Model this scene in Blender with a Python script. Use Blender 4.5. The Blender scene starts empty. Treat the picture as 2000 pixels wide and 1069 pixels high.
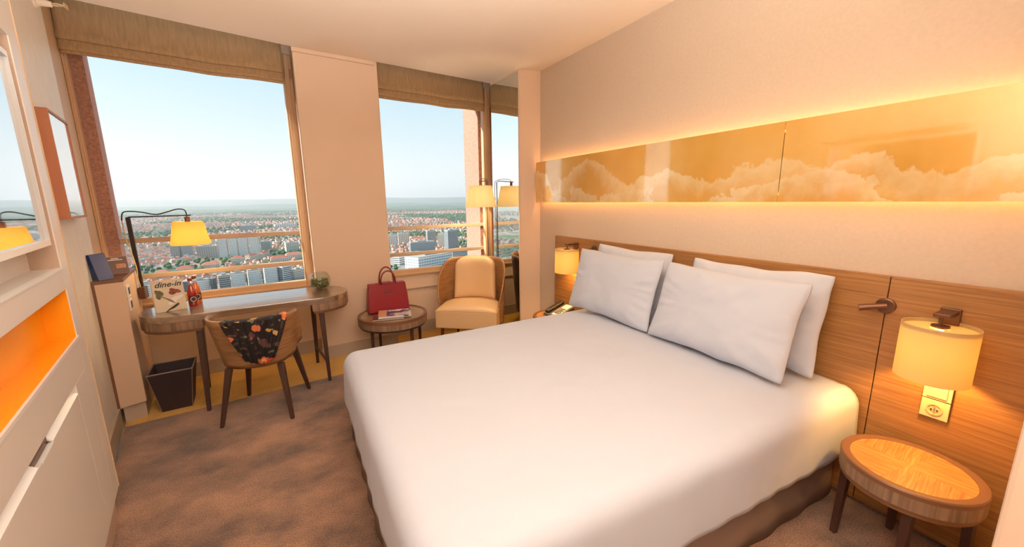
import bpy, bmesh, math, random
from mathutils import Vector, Matrix, noise
random.seed(7)
S = bpy.context.scene
COL = S.collection
PI = math.pi

# ------------------------------------------------------------------ camera
F_PX, CXP, CYP, YH0, ROLL, VPX, EYE = 755.0, 1000.0, 534.5, 392.0, 0.0113, 568.0, 1.55
_th = math.atan(ROLL)
_pitch = math.atan((CYP - YH0) * math.cos(_th) / F_PX)
_s = (VPX - CXP) * math.cos(_th) + (YH0 - ROLL * (VPX - CXP) - CYP) * -math.sin(_th)
_yaw = math.atan(-_s / F_PX * math.cos(_pitch))
_r0 = Vector((math.cos(_yaw), -math.sin(_yaw), 0)); _fh = Vector((math.sin(_yaw), math.cos(_yaw), 0)); _z = Vector((0, 0, 1))
CAM_F = _fh * math.cos(_pitch) - _z * math.sin(_pitch)
_u0 = _fh * math.sin(_pitch) + _z * math.cos(_pitch)
CAM_R = _r0 * math.cos(_th) - _u0 * math.sin(_th)
CAM_U = _r0 * math.sin(_th) + _u0 * math.cos(_th)
CAM_C = Vector((0, 0, EYE))
cd = bpy.data.cameras.new('camera'); cam = bpy.data.objects.new('camera', cd); COL.objects.link(cam)
cd.sensor_width = 36.0; cd.lens = 36.0 * F_PX / 2000.0; cd.clip_start = 0.02; cd.clip_end = 60000
mw = Matrix((CAM_R, CAM_U, -CAM_F)).transposed().to_4x4(); mw.translation = CAM_C
cam.matrix_world = mw
S.camera = cam

def on_ground(u, v, z):
    d = CAM_F + CAM_R * (u - CXP) / F_PX + CAM_U * (CYP - v) / F_PX
    return CAM_C + d * ((z - EYE) / d.z)

# ------------------------------------------------------------------ world, sun, area lights, exposure
S.view_settings.view_transform = 'Standard'; S.view_settings.look = 'None'
S.view_settings.exposure = 0.0; S.view_settings.gamma = 1.0; S.view_settings.use_curve_mapping = False
S.cycles.max_bounces = 10; S.cycles.diffuse_bounces = 5; S.cycles.glossy_bounces = 5
S.cycles.transparent_max_bounces = 24; S.cycles.transmission_bounces = 8
S.cycles.sample_clamp_indirect = 4.0; S.cycles.caustics_reflective = False; S.cycles.caustics_refractive = False

W = bpy.data.worlds.new('sky'); S.world = W; W.use_nodes = True
nt = W.node_tree; nt.nodes.clear()
tc = nt.nodes.new('ShaderNodeTexCoord'); sp = nt.nodes.new('ShaderNodeSeparateXYZ')
rp = nt.nodes.new('ShaderNodeValToRGB'); bg = nt.nodes.new('ShaderNodeBackground'); ow = nt.nodes.new('ShaderNodeOutputWorld')
nt.links.new(tc.outputs['Generated'], sp.inputs[0]); nt.links.new(sp.outputs['Z'], rp.inputs[0])
els = rp.color_ramp.elements
els[0].position = 0.0; els[0].color = (1.06, 1.10, 1.08, 1)
els[1].position = 1.0; els[1].color = (0.16, 0.38, 0.72, 1)
for p_, c_ in ((0.06, (0.98, 1.04, 1.04, 1)), (0.16, (0.75, 0.91, 0.98, 1)), (0.34, (0.45, 0.73, 0.90, 1)), (0.6, (0.27, 0.54, 0.82, 1))):
    e = els.new(p_); e.color = c_
nt.links.new(rp.outputs[0], bg.inputs[0]); bg.inputs[1].default_value = 1.0
nt.links.new(bg.outputs[0], ow.inputs[0])

def lamp(name, kind, loc, energy, color, size=0.1, sy=None, target=None, rot=None):
    d = bpy.data.lights.new(name, kind); d.energy = energy; d.color = color
    if kind == 'AREA':
        d.size = size
        if sy: d.shape = 'RECTANGLE'; d.size_y = sy
    elif kind == 'SUN': d.angle = size
    else: d.shadow_soft_size = size
    o = bpy.data.objects.new(name, d); COL.objects.link(o); o.location = loc
    if target is not None: o.rotation_euler = (Vector(target) - Vector(loc)).to_track_quat('-Z', 'Y').to_euler()
    if rot is not None: o.rotation_euler = rot
    return o
lamp('sun', 'SUN', (0, 0, 60), 10.0, (1.0, 0.93, 0.84), 0.01, target=Vector((0, 0, 60)) - Vector((-0.80, 0.36, 0.55)) )
lamp('window_wall_fill', 'AREA', (0.70, -0.9, 2.2), 13, (1.0, 0.94, 0.88), 1.2, 0.8, target=(-0.5, 4.0, 1.5))  # added unseen fill behind the camera, aimed at the window wall
up_ = lamp('ceiling_bounce_fill', 'AREA', (0.25, -0.40, 1.15), 175, (1.0, 0.94, 0.86), 1.0, 0.6, target=(0.15, 0.30, 3.2))  # another added fill, no fixture, thrown upwards to brighten the ceiling
up_.data.spread = math.radians(112)

# ------------------------------------------------------------------ mesh helpers
class MB:
    def __init__(s): s.v = []; s.f = []; s.m = []; s.mi = 0
    def add(s, vs, fs):
        o = len(s.v); s.v += [tuple(v) for v in vs]
        for f in fs: s.f.append([i + o for i in f]); s.m.append(s.mi)
        return s
    def box(s, a, b):
        (x0, y0, z0), (x1, y1, z1) = a, b
        vs = [(x0,y0,z0),(x1,y0,z0),(x1,y1,z0),(x0,y1,z0),(x0,y0,z1),(x1,y0,z1),(x1,y1,z1),(x0,y1,z1)]
        return s.add(vs, [(3,2,1,0),(4,5,6,7),(0,1,5,4),(1,2,6,5),(2,3,7,6),(3,0,4,7)])
    def prism(s, poly, z0, z1):          # poly counter-clockwise seen from above
        n = len(poly)
        vs = [(p[0], p[1], z0) for p in poly] + [(p[0], p[1], z1) for p in poly]
        fs = [tuple(range(n - 1, -1, -1)), tuple(range(n, 2 * n))]
        fs += [(i, (i + 1) % n, n + (i + 1) % n, n + i) for i in range(n)]
        return s.add(vs, fs)
    def wall(s, p, q, z0, z1, t):        # slab from p to q (xy), thickness t to the left of p->q
        p, q = Vector(p[:2]), Vector(q[:2]); d = (q - p).normalized(); nrm = Vector((-d.y, d.x)) * t
        return s.prism([p, q, q + nrm, p + nrm] if t > 0 else [q, p, p + nrm, q + nrm], z0, z1)
    def frustum(s, a, ra, b, rb, n=12, cap=True):
        a, b = Vector(a), Vector(b); d = (b - a).normalized()
        x = d.orthogonal().normalized(); y = d.cross(x)
        vs = []
        for c, r in ((a, ra), (b, rb)):
            for i in range(n):
                t = 2 * PI * i / n; vs.append(c + x * (r * math.cos(t)) + y * (r * math.sin(t)))
        fs = [(i, (i + 1) % n, n + (i + 1) % n, n + i) for i in range(n)]
        if cap: fs += [tuple(range(n - 1, -1, -1)), tuple(range(n, 2 * n))]
        return s.add(vs, fs)
    def bar(s, a, b, wa, wb=None, da=None, db=None):   # rectangular tapered bar
        wb = wa if wb is None else wb; da = wa if da is None else da; db = wb if db is None else db
        a, b = Vector(a), Vector(b); vs = []
        for c, w, d in ((a, wa, da), (b, wb, db)):
            for sx, sy in ((-1,-1),(1,-1),(1,1),(-1,1)): vs.append(c + Vector((sx * w / 2, sy * d / 2, 0)))
        up = b.z > a.z
        fs = [(3,2,1,0),(4,5,6,7),(0,1,5,4),(1,2,6,5),(2,3,7,6),(3,0,4,7)]
        if not up: fs = [tuple(reversed(f)) for f in fs]
        return s.add(vs, fs)
    def lathe(s, prof, c=(0, 0), n=32, close=False):
        vs = []; k = len(prof)
        for i in range(n):
            t = 2 * PI * i / n
            for r, z in prof: vs.append((c[0] + r * math.cos(t), c[1] + r * math.sin(t), z))
        fs = []
        for i in range(n):
            j = (i + 1) % n
            for a in range(k - 1 + (1 if close else 0)):
                b = (a + 1) % k
                fs.append((i * k + a, j * k + a, j * k + b, i * k + b))
        if not close:
            if prof[0][0] > 1e-6: fs.append(tuple(i * k for i in range(n - 1, -1, -1)))
            if prof[-1][0] > 1e-6: fs.append(tuple(i * k + k - 1 for i in range(n)))
        return s.add(vs, fs)
    def tube(s, path, r, n=8):
        path = [Vector(p) for p in path]; vs = []; m = len(path)
        ref = None
        for i, p in enumerate(path):
            d = (path[min(i + 1, m - 1)] - path[max(i - 1, 0)]).normalized()
            if ref is None: ref = d.orthogonal().normalized()
            x = (ref - d * ref.dot(d)).normalized(); y = d.cross(x); ref = x
            for k in range(n):
                t = 2 * PI * k / n; vs.append(p + x * (r * math.cos(t)) + y * (r * math.sin(t)))
        fs = [(i * n + k, i * n + (k + 1) % n, (i + 1) * n + (k + 1) % n, (i + 1) * n + k) for i in range(m - 1) for k in range(n)]
        fs += [tuple(range(n - 1, -1, -1)), tuple(range((m - 1) * n, m * n))]
        return s.add(vs, fs)
    def grid(s, fn, nu, nv, flip=False):
        vs = [fn(i / nu, j / nv) for j in range(nv + 1) for i in range(nu + 1)]
        w = nu + 1
        fs = [(j * w + i, j * w + i + 1, (j + 1) * w + i + 1, (j + 1) * w + i) for j in range(nv) for i in range(nu)]
        if flip: fs = [tuple(reversed(f)) for f in fs]
        return s.add(vs, fs)
    def build(s, name, mats, parent=None, smooth=False, bevel=0.0, seg=2, solid=0.0, weld=False, subsurf=0, loc=None, kind=None, auto=None, off=1.0):
        me = bpy.data.meshes.new(name); me.from_pydata(s.v, [], s.f)
        for mt in (mats if isinstance(mats, (list, tuple)) else [mats]): me.materials.append(mt)
        for p, mi in zip(me.polygons, s.m): p.material_index = mi
        bm = bmesh.new(); bm.from_mesh(me)
        if weld: bmesh.ops.remove_doubles(bm, verts=bm.verts, dist=1e-5)
        bmesh.ops.recalc_face_normals(bm, faces=bm.faces)
        bm.to_mesh(me); bm.free()
        o = bpy.data.objects.new(name, me); COL.objects.link(o)
        if solid:
            md = o.modifiers.new('solid', 'SOLIDIFY'); md.thickness = solid; md.offset = off
        if bevel:
            md = o.modifiers.new('bevel', 'BEVEL'); md.width = bevel; md.segments = seg; md.limit_method = 'ANGLE'; md.angle_limit = math.radians(40)
        if subsurf:
            md = o.modifiers.new('sub', 'SUBSURF'); md.levels = subsurf; md.render_levels = subsurf
        if smooth:
            for p in me.polygons: p.use_smooth = True
            if auto is not None: me.set_sharp_from_angle(angle=math.radians(auto))
        if loc is not None: o.location = loc
        if parent is not None: o.parent = parent
        if kind: o['kind'] = kind
        return o

def tag(o, label, cat, group=None, kind=None):
    if label: o['label'] = label
    if cat: o['category'] = cat
    if group: o['group'] = group
    if kind: o['kind'] = kind
    return o
def thing(name, label, cat, loc=(0, 0, 0), rz=0.0, group=None):
    o = bpy.data.objects.new(name, None); COL.objects.link(o); o.location = loc; o.rotation_euler = (0, 0, rz); o.empty_display_size = 0.1
    return tag(o, label, cat, group)
def dup(root, loc, rz, label, group=None):
    r = root.copy(); COL.objects.link(r); r.location = loc; r.rotation_euler = (0, 0, rz); r['label'] = label
    if group: r['group'] = group
    for ch in list(root.children):
        c = ch.copy(); COL.objects.link(c); c.parent = r
        for g in list(ch.children):
            d = g.copy(); COL.objects.link(d); d.parent = c
    return r
def struct(o, label=None):
    o['kind'] = 'structure'
    if label: o['label'] = label
    return o
def rounded(w, d, r, n=5):
    pts = []
    for cx, cy, a0 in ((w/2-r, -d/2+r, -PI/2), (w/2-r, d/2-r, 0), (-w/2+r, d/2-r, PI/2), (-w/2+r, -d/2+r, PI)):
        for i in range(n + 1):
            a = a0 + PI / 2 * i / n; pts.append((cx + r * math.cos(a), cy + r * math.sin(a)))
    return pts
def text_mesh(name, body, size, mat, parent, loc, rot, shear=0.0, extrude=0.0004, bold=0.0, align='LEFT'):
    cu = bpy.data.curves.new(name, 'FONT'); cu.body = body; cu.size = size; cu.shear = shear; cu.extrude = extrude; cu.offset = bold; cu.align_x = align; cu.resolution_u = 3
    t = bpy.data.objects.new(name, cu); COL.objects.link(t)
    dg = bpy.context.evaluated_depsgraph_get(); me = bpy.data.meshes.new_from_object(t.evaluated_get(dg)); bpy.data.objects.remove(t); bpy.data.curves.remove(cu)
    me.materials.clear(); me.materials.append(mat); me.name = name
    o = bpy.data.objects.new(name, me); COL.objects.link(o); o.parent = parent; o.location = loc; o.rotation_euler = rot
    return o

# ------------------------------------------------------------------ materials
def srgb(r, g, b):
    f = lambda c: (c / 255 / 12.92) if c <= 10 else ((c / 255 + 0.055) / 1.055) ** 2.4
    return (f(r), f(g), f(b), 1)
def newmat(name):
    m = bpy.data.materials.new(name); m.use_nodes = True
    return m, m.node_tree, m.node_tree.nodes['Principled BSDF']
def plain(name, c, rough=0.5, metal=0.0, spec=0.5, bump=0.0, bscale=200.0, coat=0.0, var=0.0, vscale=4.0, sheen=0.0, stretch=(1,1,1)):
    m, t, b = newmat(name)
    b.inputs['Base Color'].default_value = c; b.inputs['Roughness'].default_value = rough; b.inputs['Metallic'].default_value = metal
    b.inputs['Specular IOR Level'].default_value = spec; b.inputs['Coat Weight'].default_value = coat; b.inputs['Sheen Weight'].default_value = sheen
    if bump or var:
        co = t.nodes.new('ShaderNodeTexCoord'); mp = t.nodes.new('ShaderNodeMapping'); mp.inputs['Scale'].default_value = stretch
        t.links.new(co.outputs['Object'], mp.inputs[0])
    if var:
        n = t.nodes.new('ShaderNodeTexNoise'); n.inputs['Scale'].default_value = vscale; n.inputs['Detail'].default_value = 5
        r = t.nodes.new('ShaderNodeValToRGB')
        r.color_ramp.elements[0].position = 0.3; r.color_ramp.elements[1].position = 0.7
        r.color_ramp.elements[0].color = tuple(max(0, x * (1 - var)) for x in c[:3]) + (1,)
        r.color_ramp.elements[1].color = tuple(min(1, x * (1 + var)) for x in c[:3]) + (1,)
        t.links.new(mp.outputs[0], n.inputs['Vector']); t.links.new(n.outputs['Fac'], r.inputs[0]); t.links.new(r.outputs[0], b.inputs['Base Color'])
    if bump:
        n2 = t.nodes.new('ShaderNodeTexNoise'); n2.inputs['Scale'].default_value = bscale; n2.inputs['Detail'].default_value = 3
        bp = t.nodes.new('ShaderNodeBump'); bp.inputs['Strength'].default_value = bump; bp.inputs['Distance'].default_value = 0.004
        t.links.new(mp.outputs[0], n2.inputs['Vector']); t.links.new(n2.outputs['Fac'], bp.inputs['Height']); t.links.new(bp.outputs[0], b.inputs['Normal'])
    return m
def wood(name, dark, light, stretch, rough=0.4, scale=6.0, spec=0.4, coat=0.0, p0=0.3, p1=0.7):
    m, t, b = newmat(name)
    co = t.nodes.new('ShaderNodeTexCoord'); mp = t.nodes.new('ShaderNodeMapping'); mp.inputs['Scale'].default_value = stretch
    n = t.nodes.new('ShaderNodeTexNoise'); n.inputs['Scale'].default_value = scale; n.inputs['Detail'].default_value = 8; n.inputs['Roughness'].default_value = 0.62; n.inputs['Distortion'].default_value = 0.6
    r = t.nodes.new('ShaderNodeValToRGB'); r.color_ramp.elements[0].position = p0; r.color_ramp.elements[1].position = p1
    r.color_ramp.elements[0].color = dark; r.color_ramp.elements[1].color = light
    bp = t.nodes.new('ShaderNodeBump'); bp.inputs['Strength'].default_value = 0.08; bp.inputs['Distance'].default_value = 0.002
    t.links.new(co.outputs['Object'], mp.inputs[0]); t.links.new(mp.outputs[0], n.inputs['Vector']); t.links.new(n.outputs['Fac'], r.inputs[0])
    t.links.new(r.outputs[0], b.inputs['Base Color']); t.links.new(n.outputs['Fac'], bp.inputs['Height']); t.links.new(bp.outputs[0], b.inputs['Normal'])
    b.inputs['Roughness'].default_value = rough; b.inputs['Specular IOR Level'].default_value = spec; b.inputs['Coat Weight'].default_value = coat; b.inputs['Coat Roughness'].default_value = 0.15
    return m
def emit(name, c, strength):
    m, t, b = newmat(name); b.inputs['Base Color'].default_value = c
    b.inputs['Emission Color'].default_value = c; b.inputs['Emission Strength'].default_value = strength
    return m
def clear_glass(name, tint=(1, 1, 1, 1), refl=0.06, power=4.0):
    m = bpy.data.materials.new(name); m.use_nodes = True; t = m.node_tree; t.nodes.clear()
    tr = t.nodes.new('ShaderNodeBsdfTransparent'); tr.inputs[0].default_value = tint
    gl = t.nodes.new('ShaderNodeBsdfGlossy'); gl.inputs['Roughness'].default_value = 0.02
    lw = t.nodes.new('ShaderNodeLayerWeight'); lw.inputs[0].default_value = 0.5
    pw = t.nodes.new('ShaderNodeMath'); pw.operation = 'POWER'; pw.inputs[1].default_value = power
    ma = t.nodes.new('ShaderNodeMath'); ma.operation = 'MULTIPLY_ADD'; ma.inputs[1].default_value = 0.75; ma.inputs[2].default_value = refl
    mx = t.nodes.new('ShaderNodeMixShader'); o = t.nodes.new('ShaderNodeOutputMaterial')
    t.links.new(lw.outputs['Facing'], pw.inputs[0]); t.links.new(pw.outputs[0], ma.inputs[0]); t.links.new(ma.outputs[0], mx.inputs[0])
    t.links.new(tr.outputs[0], mx.inputs[1]); t.links.new(gl.outputs[0], mx.inputs[2]); t.links.new(mx.outputs[0], o.inputs[0])
    return m
def shade_mat(name, c):
    m = bpy.data.materials.new(name); m.use_nodes = True; t = m.node_tree; t.nodes.clear()
    df = t.nodes.new('ShaderNodeBsdfDiffuse'); df.inputs[0].default_value = c
    tl = t.nodes.new('ShaderNodeBsdfTranslucent'); tl.inputs[0].default_value = c
    mx = t.nodes.new('ShaderNodeMixShader'); mx.inputs[0].default_value = 0.55; o = t.nodes.new('ShaderNodeOutputMaterial')
    t.links.new(df.outputs[0], mx.inputs[1]); t.links.new(tl.outputs[0], mx.inputs[2]); t.links.new(mx.outputs[0], o.inputs[0])
    return m
def carpet(name, c0, c1, c2, rot=0.4):
    m, t, b = newmat(name)
    co = t.nodes.new('ShaderNodeTexCoord'); mp = t.nodes.new('ShaderNodeMapping'); mp.inputs['Scale'].default_value = (1.0, 1.25, 1); mp.inputs['Rotation'].default_value = (0, 0, rot)
    n = t.nodes.new('ShaderNodeTexNoise'); n.inputs['Scale'].default_value = 2.6; n.inputs['Detail'].default_value = 6; n.inputs['Roughness'].default_value = 0.6
    r = t.nodes.new('ShaderNodeValToRGB'); r.color_ramp.elements[0].position = 0.32; r.color_ramp.elements[1].position = 0.66
    r.color_ramp.elements[0].color = c0; r.color_ramp.elements[1].color = c2; e = r.color_ramp.elements.new(0.47); e.color = c1
    n2 = t.nodes.new('ShaderNodeTexNoise'); n2.inputs['Scale'].default_value = 170; n2.inputs['Detail'].default_value = 3
    r2 = t.nodes.new('ShaderNodeValToRGB'); r2.color_ramp.elements[0].position = 0.25; r2.color_ramp.elements[1].position = 0.75
    r2.color_ramp.elements[0].color = (0.3, 0.3, 0.3, 1); r2.color_ramp.elements[1].color = (1.6, 1.6, 1.6, 1)
    mm = t.nodes.new('ShaderNodeMix'); mm.data_type = 'RGBA'; mm.blend_type = 'MULTIPLY'; mm.inputs[0].default_value = 1.0
    bp = t.nodes.new('ShaderNodeBump'); bp.inputs['Strength'].default_value = 0.9; bp.inputs['Distance'].default_value = 0.008
    t.links.new(co.outputs['Object'], mp.inputs[0]); t.links.new(mp.outputs[0], n.inputs['Vector']); t.links.new(n.outputs['Fac'], r.inputs[0])
    t.links.new(co.outputs['Object'], n2.inputs['Vector']); t.links.new(n2.outputs['Fac'], r2.inputs[0])
    t.links.new(r.outputs[0], mm.inputs[6]); t.links.new(r2.outputs[0], mm.inputs[7]); t.links.new(mm.outputs[2], b.inputs['Base Color'])
    t.links.new(n2.outputs['Fac'], bp.inputs['Height']); t.links.new(bp.outputs[0], b.inputs['Normal'])
    b.inputs['Roughness'].default_value = 0.95; b.inputs['Specular IOR Level'].default_value = 0.1; b.inputs['Sheen Weight'].default_value = 0.3
    return m

M = {}
M['wall'] = plain('wall_cloth', srgb(208, 191, 172), 0.85, spec=0.2, bump=0.25, bscale=350, var=0.03, vscale=60)
M['wall_left'] = plain('left_wall_cloth', srgb(240, 236, 226), 0.5, spec=0.4, bump=0.2, bscale=300, var=0.05, vscale=40, stretch=(1, 1, 0.2))
M['ceil'] = plain('ceiling_paint', srgb(242, 226, 208), 0.9, spec=0.1)
M['column'] = plain('column_paint', srgb(226, 200, 176), 0.75, spec=0.25)
M['trim'] = plain('skirting_paint', srgb(178, 160, 142), 0.6)
M['jamb'] = plain('jamb_laminate', srgb(204, 172, 134), 0.5)
M['frame'] = plain('bronze_window_frame', srgb(198, 162, 126), 0.4)
M['rail'] = plain('guard_rail_metal', srgb(206, 178, 152), 0.45, metal=0.1)
M['stone'] = plain('pink_stone', srgb(178, 132, 114), 0.9, bump=0.9, bscale=40, var=0.28, vscale=55)
M['carpet'] = carpet('brown_carpet', srgb(78, 55, 44), srgb(126, 92, 70), srgb(168, 124, 96))
M['carpet_y'] = carpet('yellow_carpet', srgb(200, 142, 30), srgb(226, 168, 48), srgb(232, 180, 66))
M['linen'] = plain('blind_linen', srgb(178, 148, 112), 0.9, spec=0.1, bump=0.3, bscale=150, var=0.12, vscale=70, stretch=(1, 1, 0.08))
M['white'] = plain('white_cotton', srgb(196, 202, 216), 0.85, spec=0.2, bump=0.05, bscale=12, sheen=0.1)
M['skirt'] = plain('taupe_valance', srgb(122, 100, 88), 0.9, bump=0.2, bscale=200)
M['oak'] = wood('golden_oak', srgb(120, 80, 42), srgb(164, 116, 66), (30, 0.7, 30), 0.45, 3.2)
M['oak_top'] = wood('oak_inlay', srgb(136, 84, 36), srgb(204, 148, 84), (1.4, 22, 22), 0.4, 4.0)
M['rim'] = plain('walnut_rim', srgb(112, 76, 52), 0.4, spec=0.4)
M['apron'] = wood('grey_oak_apron', srgb(96, 74, 58), srgb(150, 120, 96), (9, 9, 0.5), 0.5, 4.0)
M['desk'] = wood('grey_oak_desk', srgb(104, 82, 64), srgb(152, 124, 98), (0.7, 9, 9), 0.28, 3.5, spec=0.5, coat=0.25)
for k_ in ('desk',):
    b_ = M[k_].node_tree.nodes['Principled BSDF']; b_.inputs['Coat Weight'].default_value = 0.8; b_.inputs['Coat IOR'].default_value = 2.4; b_.inputs['Coat Roughness'].default_value = 0.1
M['leg'] = plain('dark_walnut_leg', srgb(62, 40, 32), 0.4)
M['chairwood'] = wood('chair_plywood', srgb(122, 86, 56), srgb(172, 130, 92), (2, 2, 16), 0.4, 3.0)
M['chairwood2'] = wood('armchair_plywood', srgb(132, 90, 54), srgb(178, 130, 84), (2, 2, 14), 0.4, 3.0)
M['cream'] = plain('cream_leather', srgb(230, 194, 146), 0.42, spec=0.4, bump=0.06, bscale=160)
M['unit'] = plain('media_unit_lacquer', srgb(232, 226, 220), 0.35, spec=0.5)
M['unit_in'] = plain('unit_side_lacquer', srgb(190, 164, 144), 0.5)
M['white_edge'] = plain('white_edge', srgb(244, 244, 244), 0.3)
M['orange'] = plain('orange_lacquer', srgb(250, 168, 26), 0.34, spec=0.4)
M['screen'] = plain('glossy_screen', (0.80, 0.81, 0.82, 1), 0.03, metal=1.0)
M['mirror'] = plain('silvered_mirror', (0.86, 0.90, 0.88, 1), 0.01, metal=1.0)
M['chrome'] = plain('brushed_steel', (0.55, 0.55, 0.56, 1), 0.3, metal=1.0)
M['bronze'] = plain('bronze_metal', srgb(104, 70, 50), 0.38, metal=0.6)
M['black'] = plain('black_metal', srgb(36, 26, 26), 0.4)
M['socket'] = plain('beige_socket_plastic', srgb(216, 190, 148), 0.35)
M['dark'] = plain('dark_slot', srgb(40, 30, 26), 0.6)
M['sconce'] = shade_mat('sconce_shade_fabric', (0.78, 0.66, 0.38, 1))
M['dshade'] = shade_mat('desk_lamp_shade_fabric', (0.97, 0.78, 0.36, 1))
M['fshade'] = shade_mat('floor_lamp_shade_fabric', (0.98, 0.88, 0.68, 1))
M['bulb'] = emit('lamp_bulb', (1.0, 0.72, 0.36, 1), 14.0)
M['led'] = emit('led_strip', (1.0, 0.56, 0.20, 1), 13.0)
M['glass'] = clear_glass('window_glass', (0.99, 1, 1, 1), 0.0, 6.0)
M['bowl'] = clear_glass('bowl_glass', (0.95, 0.97, 0.95, 1), 0.05, 3.0)
M['red'] = plain('red_leather', srgb(128, 18, 30), 0.42, spec=0.4, bump=0.08, bscale=200)
M['basket'] = plain('dark_brown_leather', srgb(40, 27, 30), 0.6, bump=0.6, bscale=220, var=0.2, vscale=120)
M['piping'] = plain('grey_piping', srgb(120, 104, 98), 0.6)
M['paper'] = plain('paper', srgb(238, 234, 228), 0.7)

# ------------------------------------------------------------------ room shell
XR, ZC = 2.42, 2.88
def lx(y, off=0.0): return -1.208 - 0.193 * (y - 3.532) + off          # left wall line
LDIR = Vector((-0.193, 1.0)).normalized()
def yl(x): return 4.306 + 0.105 * (x + 0.926)                           # left window plane
def yr(x): return 4.45 + 0.06 * (x - 0.86)                              # right window plane
def yc(x): return 4.116 + 0.08 * (x - 0.14)                             # column face
def ye(x): return 3.532 + 0.11 + 0.095 * x                              # edge between the carpets
YB = -1.3
struct(MB().prism([(lx(YB), YB), (XR, YB), (XR, ye(XR)), (lx(3.4), ye(-1.2))], -0.12, 0.0).build('floor', M['carpet']), 'mottled brown carpet')
struct(MB().prism([(lx(3.4), ye(-1.2)), (XR, ye(XR)), (XR, 4.62), (lx(4.5), 4.4)], -0.12, 0.0).build('floor', M['carpet_y']), 'mustard yellow carpet strip along the windows')
struct(MB().prism([(lx(YB) , YB), (XR, YB), (XR, 4.31), (2.143, 4.282), (0.86, 4.16), (0.14, 4.10), (-1.108, 3.876), (lx(3.85), 3.85)], ZC, ZC + 0.14).build('ceiling', M['ceil']))
struct(MB().prism([(lx(3.6) - 0.1, 3.6), (XR + 0.1, 3.95), (XR + 0.1, 4.75), (lx(4.5) - 0.1, 4.55)], 3.3, 3.4).build('ceiling', M['ceil']))
struct(MB().wall((XR, YB), (XR, 4.7), -0.1, 3.3, -0.12).build('wall_right', M['wall']))
struct(MB().wall((lx(YB), YB), (lx(3.9), 3.9), -0.1, 3.3, 0.12).build('wall_left', M['wall_left']))
struct(MB().wall((lx(3.9), 3.9), (lx(4.29), 4.29), -0.1, 3.3, 0.12).build('trim_1', M['jamb']), 'beige brown jamb board between left wall and window')
struct(MB().wall((lx(YB), YB), (XR, YB), -0.1, 3.3, -0.12).build('wall_back', M['wall']))
# near right return of the entry
struct(MB().box((1.335, -0.30, 0), (XR, 0.125, ZC)).build('wall_return', M['column'], bevel=0.01))
# window walls below and above the windows
struct(MB().wall((lx(4.28), yl(-1.35)), (0.16, yl(0.16)), 0, 0.705, 0.25).build('wall_front', M['column']), 'wall below the left window')
struct(MB().wall((0.84, yr(0.84)), (XR, yr(XR)), 0, 0.705, 0.25).build('wall_front', M['column']), 'wall below the right window')
struct(MB().wall((lx(4.28) - 0.1, yl(-1.45) + 0.06), (0.16, yl(0.16) + 0.06), 2.72, 3.3, 0.2).build('wall_front', M['column']), 'wall above the left window')
struct(MB().wall((0.84, yr(0.84) + 0.06), (XR, yr(XR) + 0.06), 2.72, 3.3, 0.2).build('wall_front', M['column']), 'wall above the right window')
struct(MB().wall((0.86, yr(0.86) - 0.012), (2.16, yr(2.16) - 0.012), 0.535, 0.55, 0.03).build('trim_2', M['trim']), 'thin ledge on the wall below right window')
# column between the windows with its top trim
struct(MB().prism([(0.14, yc(0.14)), (0.86, yc(0.86)), (0.86, 4.72), (0.14, 4.66)], 0, ZC + 0.3).build('wall_column', M['column'], bevel=0.006))
struct(MB().prism([(0.135, yc(0.14) - 0.02), (0.83, yc(0.83) - 0.02), (0.83, yc(0.83) + 0.01), (0.135, yc(0.14) + 0.01)], ZC - 0.035, ZC).build('trim_3', M['column'], bevel=0.003), 'slim cornice strip on the column top')
# skirting boards
struct(MB().wall((lx(2.45), 2.45), (lx(3.56), 3.56), 0, 0.13, -0.012).build('baseboard_left', M['trim']))
struct(MB().wall((lx(4.28), yl(-1.35)), (0.14, yl(0.14)), 0, 0.13, -0.012).build('baseboard_front', M['trim']))
struct(MB().wall((0.13, yc(0.13)), (0.87, yc(0.87)), 0, 0.13, -0.012).build('baseboard_column', M['trim']))
struct(MB().wall((0.872, yr(0.87)), (2.14, yr(2.14)), 0, 0.13, -0.012).build('baseboard_front', M['trim']))
struct(MB().wall((0.872, yc(0.86)), (0.872, yr(0.86)), 0, 0.13, -0.012).build('baseboard_column', M['trim']))

# windows: frame posts, rails and panes
def window(name, f, x0, x1, posts, label):
    root = bpy.data.objects.new(name, None); COL.objects.link(root); struct(root, label)
    for a, b, z0, z1 in posts:
        MB().wall((a, f(a)), (b, f(b)), z0, z1, 0.07).build('window_post', M['frame'], root, bevel=0.006)
        MB().wall((a + (b - a) * 0.2, f(a) - 0.012), (b - (b - a) * 0.35, f(b) - 0.012), z0, z1, 0.02).build('window_bead', M['frame'], root, bevel=0.003)
    MB().wall((x0, f(x0)), (x1, f(x1)), 0.705, 0.775, 0.07).build('window_bottom_rail', M['frame'], root, bevel=0.006)
    MB().wall((x0, f(x0) - 0.02), (x1, f(x1) - 0.02), 0.705, 0.728, 0.03).build('window_sill', M['frame'], root, bevel=0.004)
    MB().wall((x0, f(x0)), (x1, f(x1)), 2.70, 2.78, 0.07).build('window_top_rail', M['frame'], root)
    MB().wall((x0 + 0.03, f(x0) + 0.05), (x1, f(x1) + 0.05), 0.77, 2.72, 0.006).build('window_pane', M['glass'], root)
    return root
window('window_1', yl, lx(4.28) + 0.004, 0.135, [(lx(4.28) + 0.002, -1.325, 0.72, 2.9), (0.055, 0.135, 0.72, 2.9)], 'left window')
window('window_2', yr, 0.865, 2.25, [(0.865, 0.91, 0.72, 2.9), (2.155, 2.25, 0.72, 2.9)], 'right window')
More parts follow.
